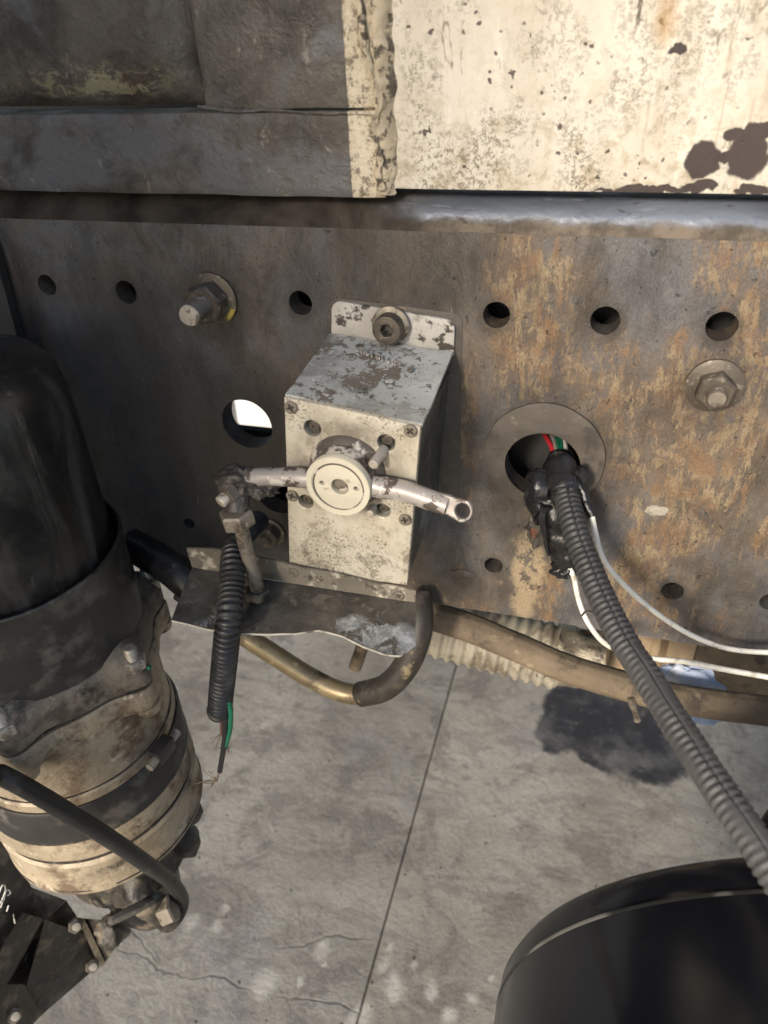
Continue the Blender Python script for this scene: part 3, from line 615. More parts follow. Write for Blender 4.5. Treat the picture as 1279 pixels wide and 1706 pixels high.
# worn embossed characters on the top
emb = bmesh.new()
strokes = []
for k in range(11):
    x0 = 592 + k * 8.6; y0 = 577 + k * 3.2
    h = 8 if k not in (8, 9) else 4
    strokes += [((x0, y0), (x0 + 1.5, y0 + h))]
    if k % 2 == 0: strokes += [((x0 + 1.5, y0 + h), (x0 + 5, y0 + h - 1))]
    if k % 3 == 1: strokes += [((x0, y0), (x0 + 4.5, y0 + 1.5)), ((x0 + 4.5, y0 + 1.5), (x0 + 5.5, y0 + h))]
for a, b in strokes:
    (pa, n), (pb, _) = on_top(*a), on_top(*b); d = (pb - pa).normalized(); w = d.cross(n) * .00032
    q = [pa - w, pa + w, pb + w, pb - w]; lo = [emb.verts.new(v - n * .0006) for v in q]; hi = [emb.verts.new(v + n * .0007) for v in q]
    emb.faces.new(hi)
    for k in range(4): emb.faces.new((lo[k], lo[(k + 1) % 4], hi[(k + 1) % 4], hi[k]))
mk('embossed_mark', from_bm(emb), 'tab_paint', top)
# cover plate with holes
cov = [(bx(u, v, 0).x, bx(u, v, 0).z) for u, v in ((.0, .0), (.5, -.004), (1, 0), (1.0, .5), (1, 1), (.5, 1.002), (0, 1), (.003, .5))]
ch = []
HO = ((520, 714, .0047), (643, 738, .0047), (509, 836, .0044), (637, 851, .0044))
for px, py, r in HO:
    p = at(px, py, BD); ch.append(circle(p.x, p.z, r, 32, .0002, px))
hub0 = Vector((.0066, BD, .0812))
cpl = mk('cover_plate', sheet(cov, ch, .0045, front(BD), .0005), 'cover_aluminium', ctl)
for px, py, r in HO:
    p = at(px, py, BD)
    mk('recess_screw', lathe([(0, 0), (r * .62, 0), (r * .62, .0016), (r * .5, .002), (r * .25, .002), (r * .22, .0012), (0, .0012)], 24), 'grimy_bolt', cpl, frame((p.x, -.0754, p.z), (0, -1, 0)))
# Phillips screws
def cross(w, l):
    return [(w, l), (-w, l), (-w, w), (-l, w), (-l, -w), (-w, -w), (-w, -l), (w, -l), (w, -w), (l, -w), (l, w), (w, w)]
SCREW = sheet(circle(0, 0, .0033, 28), [cross(.00045, .0019)], .0016, Matrix.Translation((0, 0, .0014)), .00045)
SLOT = lathe([(0, 0), (.003, 0), (.003, .0004), (0, .0004)], 20)
def screw(parent, px, py, y, ang, s=1.):
    p = at(px, py, y); mw = frame(p, (0, -1, 0)) @ Matrix.Rotation(R(ang), 4, 'Z') @ Matrix.Scale(s, 4)
    sc_ = mk('screw', SCREW, 'dirty_steel', parent, mw); mk('screw_recess', SLOT, 'grease', sc_, mw)
for k, (px, py) in enumerate(((485, 678), (684, 717), (487, 825), (675, 865))): screw(ctl, px, py, BD - .0002, 20 + k * 27, 1.05)
# hub
fh = frame(hub0, (0, -1, 0))
mk('hub_boss', lathe([(.0212, -.0002), (.0206, .0015), (.0192, .003), (.0178, .0045), (.0172, .0105), (.0165, .0115), (0, .0115)], 64, .0002, 120), 'hub_dark', ctl, fh)
fd = frame(hub0 + Vector((0, -.0112, 0)), (-.03, -1, .0))
dh = [circle(.0009, -.0003, .0046, 32), circle(-.0088, .0006, .0013, 16), circle(.0098, -.0002, .0014, 16)]
hd = mk('hub_disc', sheet(circle(0, 0, .0172, 72), dh, .0042, fd @ Matrix.Translation((0, 0, .0042)), .0004), 'disc_alloy', ctl)
mk('disc_backing', lathe([(0, 0), (.0165, 0), (.0165, .0006), (0, .0006)], 40), 'hub_dark', hd, fd)
mk('shaft_end', lathe([(0, 0), (.0036, 0), (.0034, .0011), (0, .0012)], 24, .0003, 300), 'dirty_steel', hd, fd)
mk('disc_rim', lathe([(.0141, 0), (.0143, .0007), (.0172, .0008), (.0174, 0)], 72), 'disc_alloy', hd, fd @ Matrix.Translation((0, 0, .0041)))
mk('rim_groove', lathe([(.0131, .0), (.0131, .00012), (.0141, .00012), (.0141, 0)], 72), 'hub_dark', hd, fd @ Matrix.Translation((.0002, -.0005, .0042)))
# lever arms
def arm(pts, r, rf=None): return tube(pts, r, .0015, 20, rf, jit=.0002)
AY = -.0885
la = [at(530, 800, AY), at(505, 796, AY), at(465, 794, AY), at(430, 795, AY), at(400, 800, AY)]
lv = mk('lever_arm', arm(la, .0052, lambda s, a: 1 + .05 * math.sin(s * 180)), 'arm_paint', ctl)
ra = [at(600, 806, AY), at(640, 812, AY), at(680, 820, AY), at(715, 832, AY - .001), (at(745, 843, AY - .002))]
lv2 = mk('lever_arm', arm(ra, lambda s: .0058 - .018 * max(0, s - .012)), 'arm_paint', ctl)
e0 = at(768, 849, AY - .003)
fe = Matrix.Translation(e0) @ frame((0, 0, 0), (-.12, -1, .35))
eo = [(-.0135, .0052), (-.006, .0056)] + corner((.0, 0), 80, -80, .0062, 14) + [(-.006, -.0042), (-.0135, -.0038)]
mk('lever_eye', sheet(eo, [circle(.0012, 0, .0040, 28)], .0042, fe @ Matrix.Rotation(R(-6), 4, 'Z') @ Matrix.Translation((0, 0, .002)), .0008), 'arm_paint', ctl)
# pins beside the hub
pa, pb = at(640, 748, BD + .001), at(622, 774, BD - .011)
pn = mk('pin', tube([pa, pa.lerp(pb, .5), pb], .0027, .002, 16), 'arm_paint', ctl); mk('pin_end', lathe([(.0027, 0), (.0023, .0007), (0, .0008)], 16), 'bright_tip', pn, frame(pb, pb - pa))
pa = at(622, 846, BD); pb = at(616, 856, BD - .005)
pn = mk('pin', tube([pa, pa.lerp(pb, .5), pb], .0023, .002, 14), 'arm_paint', ctl); mk('pin_end', lathe([(.0023, 0), (.0018, .0006), (0, .0007)], 14), 'bright_tip', pn, frame(pb, pb - pa))
# tab bolt
p = at(651, 541, -.0054)
tb = thing('socket_bolt', 'round socket head bolt holding the control box tab', 'bolt', p); ft = frame(p, (0, -1, 0))
mk('washer', lathe([(0, 0), (.0108, 0), (.0108, .0012), (.0102, .0016), (0, .0017)], 36), 'dirty_steel', tb, ft)
hd_ = mk('head', sheet(circle(0, 0, .0082, 40), [[(.0038 * math.cos(R(60 * k + 10)), .0038 * math.sin(R(60 * k + 10))) for k in range(6)]], .0082, ft @ Matrix.Translation((0, 0, .0099)), .0009), 'grimy_bolt', tb)
mk('socket_floor', lathe([(0, 0), (.006, 0), (.006, .001), (0, .001)], 20), 'grease', hd_, ft @ Matrix.Translation((0, 0, .0035)))

# ------------------------------------------------------------------ ledge bracket under the box
LZ = .0
led = thing('ledge_bracket', 'bent dark sheet metal ledge with torn front edge under the control box', 'bracket', (-.03, -.1, LZ))
fl_top = [at(x, y, -.0835) for x, y in ((306, 914), (345, 914), (380, 921), (430, 931), (482, 943), (560, 958), (630, 975), (692, 986))]
bl_, br_ = atz(318, 948, LZ), atz(692, 1004, LZ)
NXl = 90
def poly(pts, t):
    t *= len(pts) - 1; i = min(int(t), len(pts) - 2); return Vector(pts[i]).lerp(Vector(pts[i + 1]), t - i)
front_px = [(284, 1029), (320, 1036), (345, 1041), (400, 1049), (450, 1053), (490, 1055), (530, 1050), (570, 1058), (605, 1072), (640, 1081), (665, 1080), (692, 1064)]
fr_pts = [atz(x, y, LZ - .001) for x, y in front_px]
def sheetgrid(rowfun, nx, ny, th, nvec):
    V = []; Fc = []
    for i in range(nx + 1):
        for j in range(ny + 1): V.append(rowfun(i / nx, j / ny))
    N = len(V); V += [v + Vector(nvec) * th for v in V]; ix = lambda i, j: i * (ny + 1) + j; side = []
    for i in range(nx):
        for j in range(ny):
            Fc.append((ix(i, j), ix(i + 1, j), ix(i + 1, j + 1), ix(i, j + 1))); Fc.append((N + ix(i, j), N + ix(i, j + 1), N + ix(i + 1, j + 1), N + ix(i + 1, j)))
    for i in range(nx):
        for j in (0, ny): Fc.append((ix(i, j), ix(i + 1, j), N + ix(i + 1, j), N + ix(i, j))); side.append(len(Fc) - 1)
    for j in range(ny):
        for i in (0, nx): Fc.append((ix(i, j), ix(i, j + 1), N + ix(i, j + 1), N + ix(i, j))); side.append(len(Fc) - 1)
    return mesh(V, Fc, 40), side
FY = -.0815
def xr(t, z):
    return bl_.x + (br_.x - bl_.x) * t
def ledge(u, v):
    b = Vector((bl_.x + (br_.x - bl_.x) * u, FY - .0022, LZ)); f = poly(fr_pts, u); p = b.lerp(f, v)
    p.z += .0016 * mnoise.noise(Vector((p.x * 38, p.y * 38, 2))) * min(1, v * 3) - .003 * v * v * (.5 + .5 * math.sin(u * 9)) - .004 * max(0, u - .72) * v * 3
    return p
me, side = sheetgrid(ledge, NXl, 18, .0013, (0, 0, -1)); me.materials.append(MATS['ledge_sheet']); me.materials.append(MATS['raw_edge'])
for k in side: me.polygons[k].material_index = 1
mk('ledge_sheet', me, 'ledge_sheet', led)
def flange(u, v):
    b = Vector((bl_.x + (br_.x - bl_.x) * u, FY - .001, LZ + .0003)); t = poly(fl_top, u); t = Vector((b.x + (t.x - b.x) * .5, FY, max(t.z, .006)))
    p = b.lerp(t, v); p.y += .0006 * mnoise.noise(Vector((p.x * 60, 1, p.z * 60))); return p
me, side = sheetgrid(flange, 60, 5, .0014, (0, -1, 0)); mk('flange', me, 'ledge_flange', led)
screw(led, 489, 953, FY - .0016, 15, .95); screw(led, 665, 992, FY - .0016, 40, .95)

# ------------------------------------------------------------------ link rod
rb = atz(430, 992, LZ + .001); LX, LY = rb.x, rb.y
lk = thing('link_rod', 'dirty steel link rod with hex nut rising from the ledge to the lever', 'link rod', (LX, LY, LZ))
topz = at(400, 872, LY).z; tx = at(400, 872, LY).x
mk('rod', tube([(LX, LY, LZ - .016), (LX, LY, LZ + .01), ((LX + tx) / 2, LY, topz / 2), (tx, LY, topz)], .0041, .003, 18, jit=.0002), 'dirty_steel', lk)
mk('nut', hexnut(.0165, .0095), 'dirty_steel', lk, frame((tx - .0006, LY, topz - .001), (-.08, -.05, 1), (0, 1, 0)) @ Matrix.Rotation(R(8), 4, 'Z'))
mk('nut', hexnut(.0135, .006), 'oily_casting', lk, frame((LX, LY, LZ + .0004), (0, 0, 1), (0, 1, 0)))
mk('lower_nut', hexnut(.0125, .007), 'grimy_bolt', lk, frame((LX, LY, LZ - .0105), (0, 0, 1), (0, 1, 0)))
bj = at(398, 803, AY - .001)
mk('ball_joint', lump(bj, .0098, (1.25, .95, .85), .3, 2.3, 4, 3), 'grease', lk)
mk('rubber_boot', lump(at(432, 806, AY + .001), .0085, (1.35, .85, .78), .45, 2.8, 4, 8), 'grease', lk)
jp = at(390, 815, AY - .006); jn = frame(jp, (-.45, -1, -.35))
jn_ = mk('joint_nut', hexnut(.0125, .0065), 'grimy_bolt', lk, jn)
mk('joint_stud', lathe([(0, 0), (.0036, 0), (.0036, .004), (.003, .0046), (0, .0048)], 18, .0001, 300), 'bright_tip', jn_, jn @ Matrix.Translation((0, 0, .0064)))
mk('neck', tube([bj + Vector((-.001, 0, -.003)), bj.lerp(Vector((tx, LY, topz + .009)), .55), Vector((tx - .0008, LY, topz + .0075))], .0062, .002, 18, jit=.0008), 'grease', lk)

# ------------------------------------------------------------------ hanging conduit with cut wires
hc = thing('hanging_conduit', 'short black corrugated conduit hanging over the ledge with cut wires', 'conduit', at(372, 1180, -.137))
cp = [at(430, 868, -.035), at(402, 895, -.065), at(389, 925, -.096), at(385, 985, -.118), at(380, 1040, -.134), at(374, 1100, -.1375), at(369, 1150, -.1375), at(366, 1183, -.137)]
mk('sleeve', tube(cp, .0066, .00056, 22, corr(.0034, .12), cap=True, jit=.00025), 'conduit_black', hc)
mk('sleeve_end', lathe([(.0048, 0), (.0076, .0), (.0079, .0022), (.0072, .0036), (.0048, .004)], 24, .0003, 120), 'conduit_black', hc, frame(at(366, 1186, -.137), at(369, 1150, -.1375) - at(366, 1186, -.137)))
def wire(name, mat, pts, r, parent, step=.003): return mk(name, tube(pts, r, step, 10), mat, parent)
wire('wire', 'wire_green', [at(378, 1160, -.139), at(384, 1185, -.1395), at(383, 1215, -.1395), at(376, 1242, -.139)], .0015, hc)
wire('wire', 'wire_black', [at(371, 1165, -.139), at(375, 1200, -.1395), at(373, 1240, -.1395), at(366, 1285, -.139)], .0017, hc)
wire('wire', 'wire_brown', [at(368, 1165, -.1365), at(369, 1195, -.1365), at(370, 1222, -.1365)], .0013, hc)
def strands(px, py, y, dirs, n, spread, ln, parent):
    bm_v = []; bm_f = []
    for k in range(n):
        d = random.choice(dirs); p = Vector((px, py)); q = [at(px, py, y)]
        vx, vy = d[0] + random.uniform(-spread, spread), d[1] + random.uniform(-spread, spread)
        for s in range(4):
            p = p + Vector((vx, vy)) * ln / 4; vx += random.uniform(-spread, spread) * .8; vy += random.uniform(-spread, spread) * .8
            q.append(at(p.x, p.y, y + random.uniform(-.0015, .0015)))
        me = tube(q, .0002, .0015, 5); o = len(bm_v)
        bm_v += [v.co.copy() for v in me.vertices]; bm_f += [tuple(o + i for i in f.vertices) for f in me.polygons]; bpy.data.meshes.remove(me)
    mk('copper_strand', mesh(bm_v, bm_f), 'copper', parent)['kind'] = 'stuff'
strands(366, 1285, -.139, [(-.3, 1)], 6, .2, 16, hc); strands(361, 1300, -.139, [(-1, .25), (-.8, .05), (-.5, -.3)], 14, .45, 26, hc)
strands(369, 1222, -.1365, [(-.8, .8), (-.4, .6)], 8, .4, 20, hc); strands(374, 1238, -.137, [(.5, .5), (.3, .9), (-.1, .9)], 12, .4, 20, hc)

# ------------------------------------------------------------------ long conduit out of the ring hole
lc = thing('long_conduit', 'long dusty corrugated black conduit running from the ring hole to the tank', 'conduit', at(1279, 1430, -.2))
pts = [(938, 800, -.012), (945, 830, -.024), (957, 880, -.043), (975, 930, -.058), (1004, 1000, -.08), (1040, 1070, -.102), (1085, 1140, -.124), (1135, 1220, -.148), (1190, 1305, -.171), (1245, 1385, -.190), (1300, 1468, -.207), (1380, 1585, -.226), (1520, 1790, -.252), (1700, 2010, -.275)]
def dirtcorr(s, a):
    f = corr(.0035, .065, 2.6)(s, a)
    if abs((a - 3.9)) < .12: return .86
    w = .0 if s < .11 else (.95 if s < .22 else .3)
    return 1 + (f - 1) * (1 - w * (.5 + .5 * math.tanh(4 * mnoise.noise(Vector((s * 60, math.cos(a), math.sin(a)))))))
mk('sleeve', tube([at(*p) for p in pts], .0070, .00055, 40, dirtcorr, jit=.0003), 'conduit_dusty', lc)
def taped(pts, r, seed, wob=.22):
    return tube(pts, r, .0011, 20, lambda s, a: 1 + wob * mnoise.noise(Vector((s * 70 + a * .5, math.cos(a) * 1.3, math.sin(a) * 1.3 + seed))) + .07 * math.tanh(5 * math.sin(s * 480 + a)), jit=.0006)
mk('tape_wrap', taped([at(932, 766, .004), at(936, 785, -.006), at(941, 808, -.015), at(946, 828, -.022)], .0089, 2, .3), 'tape_black', lc)
for k, (n, x0, x1) in enumerate((('red', 910, 924), ('grey', 920, 929), ('green', 925, 935), ('green', 931, 940), ('white', 937, 946))):
    wire('wire', 'wire_' + n, [at(x0 - 8, 715, .055), at(x0 + 2, 732, .03), at(x1 - 4, 748, .014), at(x1, 772, .001)], .0016, lc)
# taped side cable with its pale wires
sc = thing('taped_cable', 'black taped cable branch hanging left of the long conduit', 'taped cable', at(940, 950, -.02))
mk('tape', taped([at(905, 790, -.004), at(898, 808, -.0095), at(896, 830, -.011), at(908, 846, -.014)], .0088, 5, .4), 'tape_black', sc)
mk('tape', taped([at(915, 838, -.012), at(928, 856, -.015), at(931, 885, -.0155), at(938, 915, -.016), at(944, 938, -.0165)], .0068, 9, .35), 'tape_black', sc)
mk('tape_tail', lump(at(938, 950, -.0165), .0068, (1.1, .8, .8), .4, 2.2, 4, 4), 'tape_black', sc)
mk('tape_flap', tube([at(919, 870, -.010), at(917, 900, -.009), at(923, 935, -.007), at(924, 955, -.006)], .0016, .002, 8, jit=.0008), 'tape_black', sc)
mk('dust_crust', lump(at(898, 882, -.005), .008, (.9, .5, 1.7), .45, 2.5, 4, 12), 'oily_casting', sc)
wire('wire', 'wire_cream', [at(944, 940, -.018), at(955, 960, -.02), at(964, 1000, -.024), at(978, 1035, -.03), at(1003, 1068, -.04), at(1035, 1085, -.05), at(1085, 1097, -.055), at(1140, 1102, -.055), at(1200, 1114, -.055), at(1290, 1130, -.055), at(1400, 1150, -.055), Vector((.55, -.05, -.09)), Vector((.9, -.03, -.09))], .0017, sc)
for k, q in enumerate(([(888, 800), (882, 822), (888, 850), (896, 872)], [(962, 780), (972, 800), (968, 822)], [(912, 842), (904, 862), (908, 900), (914, 925)])):
    mk('tape_flap', tube([at(x, y, -.012 - .004 * k) for x, y in q], lambda s: .0034 - .06 * s, .0012, 10, lambda s, a: 1 + .5 * mnoise.noise(Vector((s * 150, math.cos(a) * 2, k))), jit=.0012), 'tape_black', sc)
wc = thing('cream_wire', 'thin cream wire leaving the conduit top and sweeping right across the rail', 'wire', at(1279, 1085, -.03))
mk('tape_end', taped([at(958, 800, -.016), at(975, 830, -.022), at(987, 862, -.028)], .0032, 7, .15), 'tape_black', wc)
wire('wire', 'wire_cream', [at(986, 860, -.0285), at(992, 890, -.031), at(1004, 930, -.033), at(1035, 970, -.033), at(1085, 1015, -.03), at(1140, 1052, -.026), at(1190, 1074, -.023), at(1235, 1084, -.021), at(1300, 1087, -.02), at(1400, 1085, -.02), Vector((.55, -.015, -.05)), Vector((.9, -.01, -.05))], .0017, wc)
mk('wire_tie', tube([at(969, 1026, -.028), at(978, 1018, -.034), at(998, 1024, -.05), at(1003, 1032, -.06)], .0007, .002, 6), 'tape_black', sc)

# ------------------------------------------------------------------ pipes and hoses under the rail
PY = -.045
up = thing('bent_pipe', 'brass coloured bent metal pipe hooking under the ledge', 'pipe', at(600, 1150, PY))
BEND = [(300, 985, .012), (350, 1020, .006), (405, 1058, 0), (455, 1090, 0), (510, 1125, 0), (560, 1150, 0), (600, 1157, 0), (640, 1146, 0), (670, 1118, .004), (690, 1080, .01), (700, 1035, .020), (697, 990, .034)]
mk('rubber_sleeve', tube([at(x, y, PY + d) for x, y, d in BEND[6:]], .0092, .003, 24, jit=.0004), 'sleeve_rubber', up)
mk('pipe', tube([at(x, y, PY + d) for x, y, d in BEND[:8]], .0075, .003, 24, jit=.0002), 'brass_pipe', up)
st = thing('stud_stub', 'small threaded stud with pale tip poking down behind the ledge', 'stud', at(595, 1100, .0))
a, b = at(606, 1070, .012), at(591, 1112, .012)
mk('shank', tube([a, a.lerp(b, .5), b], .0052, .0008, 16, corr(.0022, .05)), 'braided_hose', st); mk('tip', lathe([(.005, 0), (.0042, .0015), (0, .002)], 16, .0003, 200), 'bright_tip', st, frame(b, b - a))
bh = thing('braided_hose', 'thick dusty brown braided hose running right beneath the rail', 'hose', at(1000, 1120, .02))
HY = .022
def braid(s, a): return 1 + .03 * math.sin(s * 1450 + 6 * a) * math.sin(s * 1450 - 6 * a)
mk('hose', tube([at(x, y, HY + d) for x, y, d in ((610, 985, -.01), (660, 1000, -.004), (715, 1024, 0), (780, 1045, 0), (860, 1078, 0), (940, 1112, 0), (1020, 1137, 0), (1100, 1158, .002), (1180, 1172, .004), (1260, 1182, .006), (1360, 1196, .008), (1500, 1215, .01))], .0110, .0007, 48, braid, jit=.0002), 'braided_hose', bh)
a, b = at(1050, 1160, .012), at(1062, 1200, .012)
mk('drain_nipple', tube([a, a.lerp(b, .5), b], lambda s: .0026 + .0005 * math.sin(s * 260), .0012, 14, jit=.0006), 'dirty_steel', bh)
bp = thing('bellows_pipe', 'beige ribbed bellows pipe behind the braided hose under the rail', 'bellows pipe', at(800, 1080, .12))
BY = .125
mk('bellows', tube([at(x, y, BY) for x, y in ((560, 985), (640, 1012), (720, 1040), (800, 1062), (880, 1082), (935, 1096))], .0298, .0011, 36, corr(.0108, .055, .6)), 'bellows_beige', bp)
mk('foil_wrap', tube([at(x, y, BY) for x, y in ((925, 1086), (960, 1094), (1005, 1104))], .0265, .003, 36, lambda s, a: 1 + .16 * mnoise.noise(Vector((s * 70, math.cos(a) * 3, math.sin(a) * 3))), jit=.003), 'foil', bp)
rbx = thing('rusty_crossmember', 'rust streaked cream box member behind the conduit under the rail', 'crossmember', at(1100, 1120, .15))
c0, c1 = at(1012, 1050, .15), at(1162, 1075, .15); zb = at(1085, 1168, .15).z
mk('box_face', box(c0.x, c1.x, .15, .20, zb, c0.z + .06, bev=.002, lump=.0006), 'rust_streak', rbx)
mk('side_face', box(c1.x + .0005, c1.x + .4, .158, .20, zb + .004, c0.z + .06, bev=.002, lump=.0006), 'braided_hose', rbx)
cl = lump(at(1150, 1138, .06), 1, (.026, .008, .016), .4, 2.0, 4, 6, Matrix.Rotation(R(22), 3, 'Y'))
tag(mk('blue_rag', cl, 'blue_cloth'), 'pale blue rag lying behind the braided hose', 'rag')
cl = lump(at(1170, 1188, .075), 1, (.018, .006, .009), .5, 2.4, 4, 15)
tag(mk('blue_rag', cl, 'blue_cloth'), 'pale blue rag end hanging below the braided hose', 'rag')
tag(mk('black_hose', tube([at(1420, 1180, -.02), at(1345, 1290, -.05), at(1282, 1378, -.08), at(1262, 1420, -.1), at(1262, 1500, -.12)], .0062, .003, 18), 'rubber_hose'), 'black rubber hose end at the right edge behind the dusty conduit', 'hose')

# ------------------------------------------------------------------ black tank at lower right
TY = -.18; tc = Vector((.3125, TY, -.1935)); tr_ = .1965
tk = thing('black_tank', 'glossy black cylindrical tank with a raised rim, lower right', 'tank', tc)
ft = frame(tc, (0, -1, 0))
mk('end_cap', lathe([(0, -.012), (tr_ * .6, -.010), (tr_ * .9, -.004), (tr_ * .985, 0), (tr_, .006), (tr_ * 1.0, .0175), (tr_ * .985, .018)], 160), 'tank_paint', tk, ft)
mk('shell', lathe([(tr_ * .97, .0165), (tr_ * 1.0, .0172), (tr_ * 1.004, .0195), (tr_ * 1.004, .6), (tr_ * .9, .63), (0, .64)], 160), 'tank_paint', tk, ft)
mk('shell_lip', lathe([(tr_ * .999, .0169), (tr_ * 1.0052, .0173), (tr_ * 1.0052, .0186), (tr_ * .999, .0189)], 160), 'tank_lip', tk, ft)

# ------------------------------------------------------------------ air dryer at the left
AX = Vector((-.217, -.1065, 0))
ad = thing('air_dryer', 'oily air dryer with black canister, alloy body and clamp band', 'air dryer', AX + Vector((0, 0, -.42)))
fa = Matrix.Translation(AX)
mk('canister', lathe([(0, .136), (.03, .1355), (.046, .134), (.056, .130), (.062, .122), (.0648, .110), (.0655, .095), (.0655, .06), (.0656, .01), (.0656, -.02)], 90, .0007, 34), 'canister_paint', ad, fa)
mk('collar', lathe([(.0645, -.055), (.0708, -.055), (.0716, -.02), (.0714, .008), (.0722, .0098), (.0716, .0112), (.0702, .0112), (.0694, .008), (.0690, -.02), (.0650, -.03)], 110, .0005, 40), 'collar_paint', ad, fa)
EARS = (R(-6), R(-66), R(54), R(114), R(174), R(234))
def ear(a, h):
    k = 0
    for e in EARS:
        d = math.atan2(math.sin(a - e), math.cos(a - e)); k = max(k, math.exp(-(d / .17) ** 2))
    return 1 + .2 * k
mk('upper_flange', lathe([(.055, -.046), (.066, -.052), (.0715, -.058), (.0735, -.064), (.0735, -.0765), (.072, -.078), (.05, -.078)], 180, .0012, 60, lobes=ear), 'oily_alloy', ad, fa)
mk('gasket', lathe([(.05, -.0782), (.0722, -.0782), (.0722, -.0798), (.05, -.0798)], 180, lobes=ear), 'grease', ad, fa)
mk('body_flange', lathe([(.05, -.08), (.0732, -.08), (.0742, -.082), (.0742, -.094), (.072, -.099), (.05, -.1)], 180, .0005, 45, lobes=ear), 'dirty_alloy', ad, fa)
mk('body', lathe([(.05, -.095), (.0712, -.0985), (.0712, -.145), (.0735, -.148), (.0735, -.156), (.06, -.158)], 110, .0006, 40), 'dirty_alloy', ad, fa)
mk('clamp_band', lathe([(.06, -.1545), (.0748, -.1545), (.0762, -.157), (.0758, -.184), (.0766, -.187), (.06, -.187)], 110, .0003, 40), 'collar_paint', ad, fa)
for zz, rr_ in ((-.1462, .0716), (-.1885, .0757), (-.2132, .0746), (-.247, .0768)): mk('seal_ring', lathe([(rr_ - .002, zz - .0009), (rr_ + .0006, zz - .0009), (rr_ + .0006, zz + .0009), (rr_ - .002, zz + .0009)], 100, .0003, 60), 'grease', ad, fa)
mk('lower_ring', lathe([(.06, -.187), (.0752, -.187), (.0764, -.190), (.0764, -.2085), (.0742, -.211), (.0742, -.2145), (.06, -.2145)], 110, .0005, 40), 'dirty_alloy', ad, fa)
mk('base_ring', lathe([(.06, -.2145), (.0745, -.2146), (.0768, -.2175), (.0762, -.244), (.0772, -.246), (.0772, -.2505), (.074, -.252), (.055, -.252)], 110, .0006, 40), 'dirty_alloy', ad, fa)
mk('lower_housing', lathe([(.05, -.249), (.068, -.252), (.062, -.262), (.05, -.275), (.046, -.31), (.049, -.325), (.036, -.345), (.03, -.40), (0, -.405)], 70, .004, 30), 'oily_casting', ad, fa)
for e in EARS:
    q = AX + Vector((math.cos(e) * .0805, math.sin(e) * .0805, -.0642)); fm = frame(q, (0, 0, 1), (0, 1, 0))
    bo = mk('flange_bolt', hexnut(.0145, .008), 'zinc', ad, fm)
    mk('bolt_stud', lathe([(0, .006)] + [(.0047 - (.0006 if k % 2 else 0), .006 + k * .0009) for k in range(12)] + [(.0035, .0172), (0, .0174)], 18), 'zinc', bo, fm)
    q2 = AX + Vector((math.cos(e) * .0805, math.sin(e) * .0805, -.101)); mk('ear_nut', lathe([(0, 0), (.0075, 0), (.0085, .004), (.0085, .007), (0, .007)], 20, .0004, 100), 'dirty_alloy', ad, frame(q2 - Vector((0, 0, .004)), (0, 0, 1), (0, 1, 0)))
def on_cyl(px, py, r, pull=0.):
    d = ray(px, py); o = CAM - AX; a = d.x ** 2 + d.y ** 2; b = 2 * (o.x * d.x + o.y * d.y); c = o.x ** 2 + o.y ** 2 - r * r
    t = (-b - math.sqrt(max(0, b * b - 4 * a * c))) / (2 * a); return CAM + d * (t - pull)
tb_ = mk('green_mark', lump(on_cyl(248, 1112, .089), .0016, (1, 1, 1), .2), 'wire_green', ad)
# clamp lug with its screw
cl0 = on_cyl(262, 1246, .077); cn = (cl0 - AX); cn.z = 0; cn.normalize(); ct = Vector((-cn.y, cn.x, 0))
lug = mk('clamp_lug', box(-.009, .009, -.006, .006, -.001, .009, bev=.0018), 'collar_paint', ad, frame(cl0, cn))
mk('clamp_screw', tube([cl0 + cn * .005 - ct * .016, cl0 + cn * .005, cl0 + cn * .005 + ct * .017], .0031, .0007, 14, corr(.0016, .06)), 'zinc', lug)
# side bosses on the right
for px, py, r in ((316, 1352, .0115), (306, 1402, .016)):
    d = ray(px, py); p_ = CAM + d * ((AX.y + .02 - CAM.y) / d.y); mk('side_boss', lump(p_, r, (.9, .9, 1.1), .2, 2, 3, px), 'oily_casting', ad)
# elbow under the body and its hose
mk('elbow', tube([AX + Vector((.03, -.02, -.275)), on_cyl(232, 1490, .06), on_cyl(262, 1512, .066), on_cyl(285, 1530, .07)], .0115, .003, 20, jit=.0014), 'oily_casting', ad)
mk('elbow_nut', hexnut(.021, .012), 'dirty_steel', ad, frame(on_cyl(268, 1520, .072), ray(330, 1490) - ray(240, 1530)))
mk('outlet_ring', lathe([(.012, 0), (.022, .001), (.0235, .004), (.022, .007), (.012, .008)], 40), 'collar_paint', ad, frame(on_cyl(225, 1505, .060), (.5, -.5, -.45)))
# legs, angle plate and bolts below
def slab(pxs, r, push, th, mat, name):
    pts = [on_cyl(x, y, r, -push) for x, y in pxs]; return mk(name, prism(pts, ray(200, 1600).normalized() * th), mat, ad)
slab([(-60, 1490), (110, 1500), (165, 1585), (60, 1688), (-60, 1700)], .05, .03, .01, 'oily_casting', 'back_casting')
slab([(36, 1520), (70, 1530), (2, 1655), (-40, 1660)], .05, .0, .012, 'oily_casting', 'bracket_leg')
slab([(75, 1532), (150, 1560), (60, 1676), (38, 1662)], .05, .004, .02, 'oily_casting', 'bracket_leg')
slab([(150, 1560), (168, 1605), (70, 1690), (50, 1680)], .05, .012, .02, 'collar_paint', 'bracket_leg')
slab([(-60, 1640), (40, 1640), (70, 1690), (30, 1730), (-60, 1730)], .045, .0, .02, 'oily_casting', 'bracket_foot')
slab([(128, 1528), (140, 1530), (176, 1606), (166, 1612)], .047, -.002, .012, 'dirty_alloy', 'angle_plate')
slab([(140, 1530), (200, 1535), (206, 1558), (172, 1608)], .047, .006, .012, 'oily_casting', 'angle_plate')
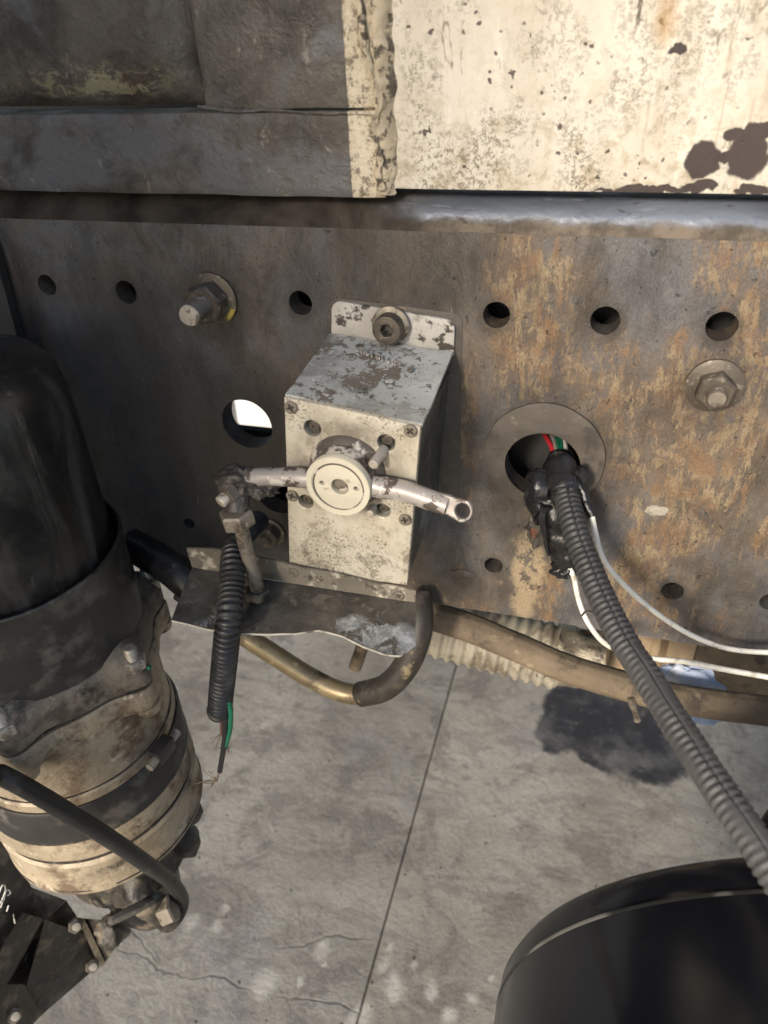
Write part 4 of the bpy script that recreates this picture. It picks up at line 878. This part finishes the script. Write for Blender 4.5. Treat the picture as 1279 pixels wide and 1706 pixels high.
mk('rubber_lump', lump(on_cyl(186, 1550, .05), .013, (1, 1, 1.2), .3, 2, 4, 21), 'oily_casting', ad)
for px, py in ((124, 1541), (152, 1608), (22, 1690)):
    q = on_cyl(px, py, .053); fm = frame(q, -ray(px, py) + Vector((.3, -.1, -.2)))
    pb_ = mk('plate_bolt', hexnut(.011, .006), 'dirty_steel', ad, fm); mk('bolt_tip', lathe([(0, .005), (.0035, .005), (.0034, .009), (0, .0096)], 16), 'bright_tip', pb_, fm)
# chalk writing on the dark back plate of the bracket
bkp = [(-40, 1390), (10, 1405), (52, 1478), (110, 1500), (60, 1545), (20, 1640), (-40, 1700)]
slab(bkp, .068, .022, .006, 'collar_paint', 'back_bracket')
n_ = ray(30, 1500).normalized()
def chalk(pl):
    q = [on_cyl(x, y, .068, -.012) for x, y in pl]; mk('chalk_mark', tube(q, .0006, .0012, 6, jit=.0002), 'chalk', ad)
chalk([(-2, 1490), (2, 1478), (6, 1474), (9, 1482), (5, 1495), (0, 1505)]); chalk([(6, 1500), (9, 1486), (14, 1482), (17, 1488), (12, 1492)]); chalk([(5, 1494), (4, 1502), (1, 1512)])
chalk([(14, 1508), (11, 1518)]); chalk([(22, 1523), (25, 1538)])
# mounting bracket plate beside the canister
slabp = [at(-60, 330, -.004), at(-5, 400, -.004), at(16, 470, -.004), at(44, 580, -.004), at(120, 900, -.004), at(-150, 900, -.004)]
brk = tag(mk('dryer_bracket', prism(slabp, (0, -.006, 0)), 'dark_paint'), 'black bracket plate on the rail behind the dryer canister', 'bracket')
arm_ = tag(mk('strut_tube', tube([at(215, 905, -.03), at(250, 925, -.035), at(290, 950, -.045), at(330, 985, -.05)], .012, .004, 20, jit=.0008), 'canister_paint'), 'black strut between the air dryer and the ledge', 'strut')
hs = tag(mk('black_hose', tube([Vector((-.40, -.03, .02)), Vector((-.36, -.10, -.02)), on_cyl(-60, 1262, .09, .012), on_cyl(0, 1290, .09, .014), on_cyl(60, 1322, .09, .014), on_cyl(120, 1358, .09, .012), on_cyl(190, 1402, .088, .010), on_cyl(245, 1440, .084, .008), on_cyl(285, 1470, .078, .0), on_cyl(303, 1500, .074, -.004), on_cyl(294, 1528, .073, -.004), on_cyl(280, 1540, .072, -.004)], .0058, .003, 20), 'rubber_hose'), 'black rubber hose curving across the front of the air dryer', 'hose')

# ------------------------------------------------------------------ far side of the truck, glimpsed through the holes
fr = thing('far_chassis_rail', 'dark far chassis rail glimpsed through the round holes', 'chassis rail', (0, .8, -.07))
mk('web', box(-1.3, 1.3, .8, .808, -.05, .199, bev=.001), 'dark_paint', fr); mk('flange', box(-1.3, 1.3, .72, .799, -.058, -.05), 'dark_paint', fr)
ip = tag(mk('hole_darkener', prism([(-.3, .045, .1), (-.045, .045, .1), (-.045, .045, .026), (-.16, .045, .026), (-.16, .045, -.05), (.32, .045, -.05), (.32, .045, .188), (-.3, .045, .188)], (0, .006, 0)), 'dark_paint'), 'dark plate added behind the rail to keep its holes dark', 'plate')  # dark sheet added so the rail holes read dark
wp = atz(428, 712, GZ + .004)
wt = thing('white_can', 'white plastic can glimpsed through the large hole left of the box', 'can', wp)
mk('body', box(wp.x - .07, wp.x + .10, wp.y, wp.y + .14, GZ + .003, GZ + .24, bev=.015), 'white_plastic', wt)
mk('cap', lathe([(0, 0), (.03, 0), (.03, .02), (0, .022)], 30), 'dark_paint', wt, Matrix.Translation((wp.x + .01, wp.y + .07, GZ + .2402)))
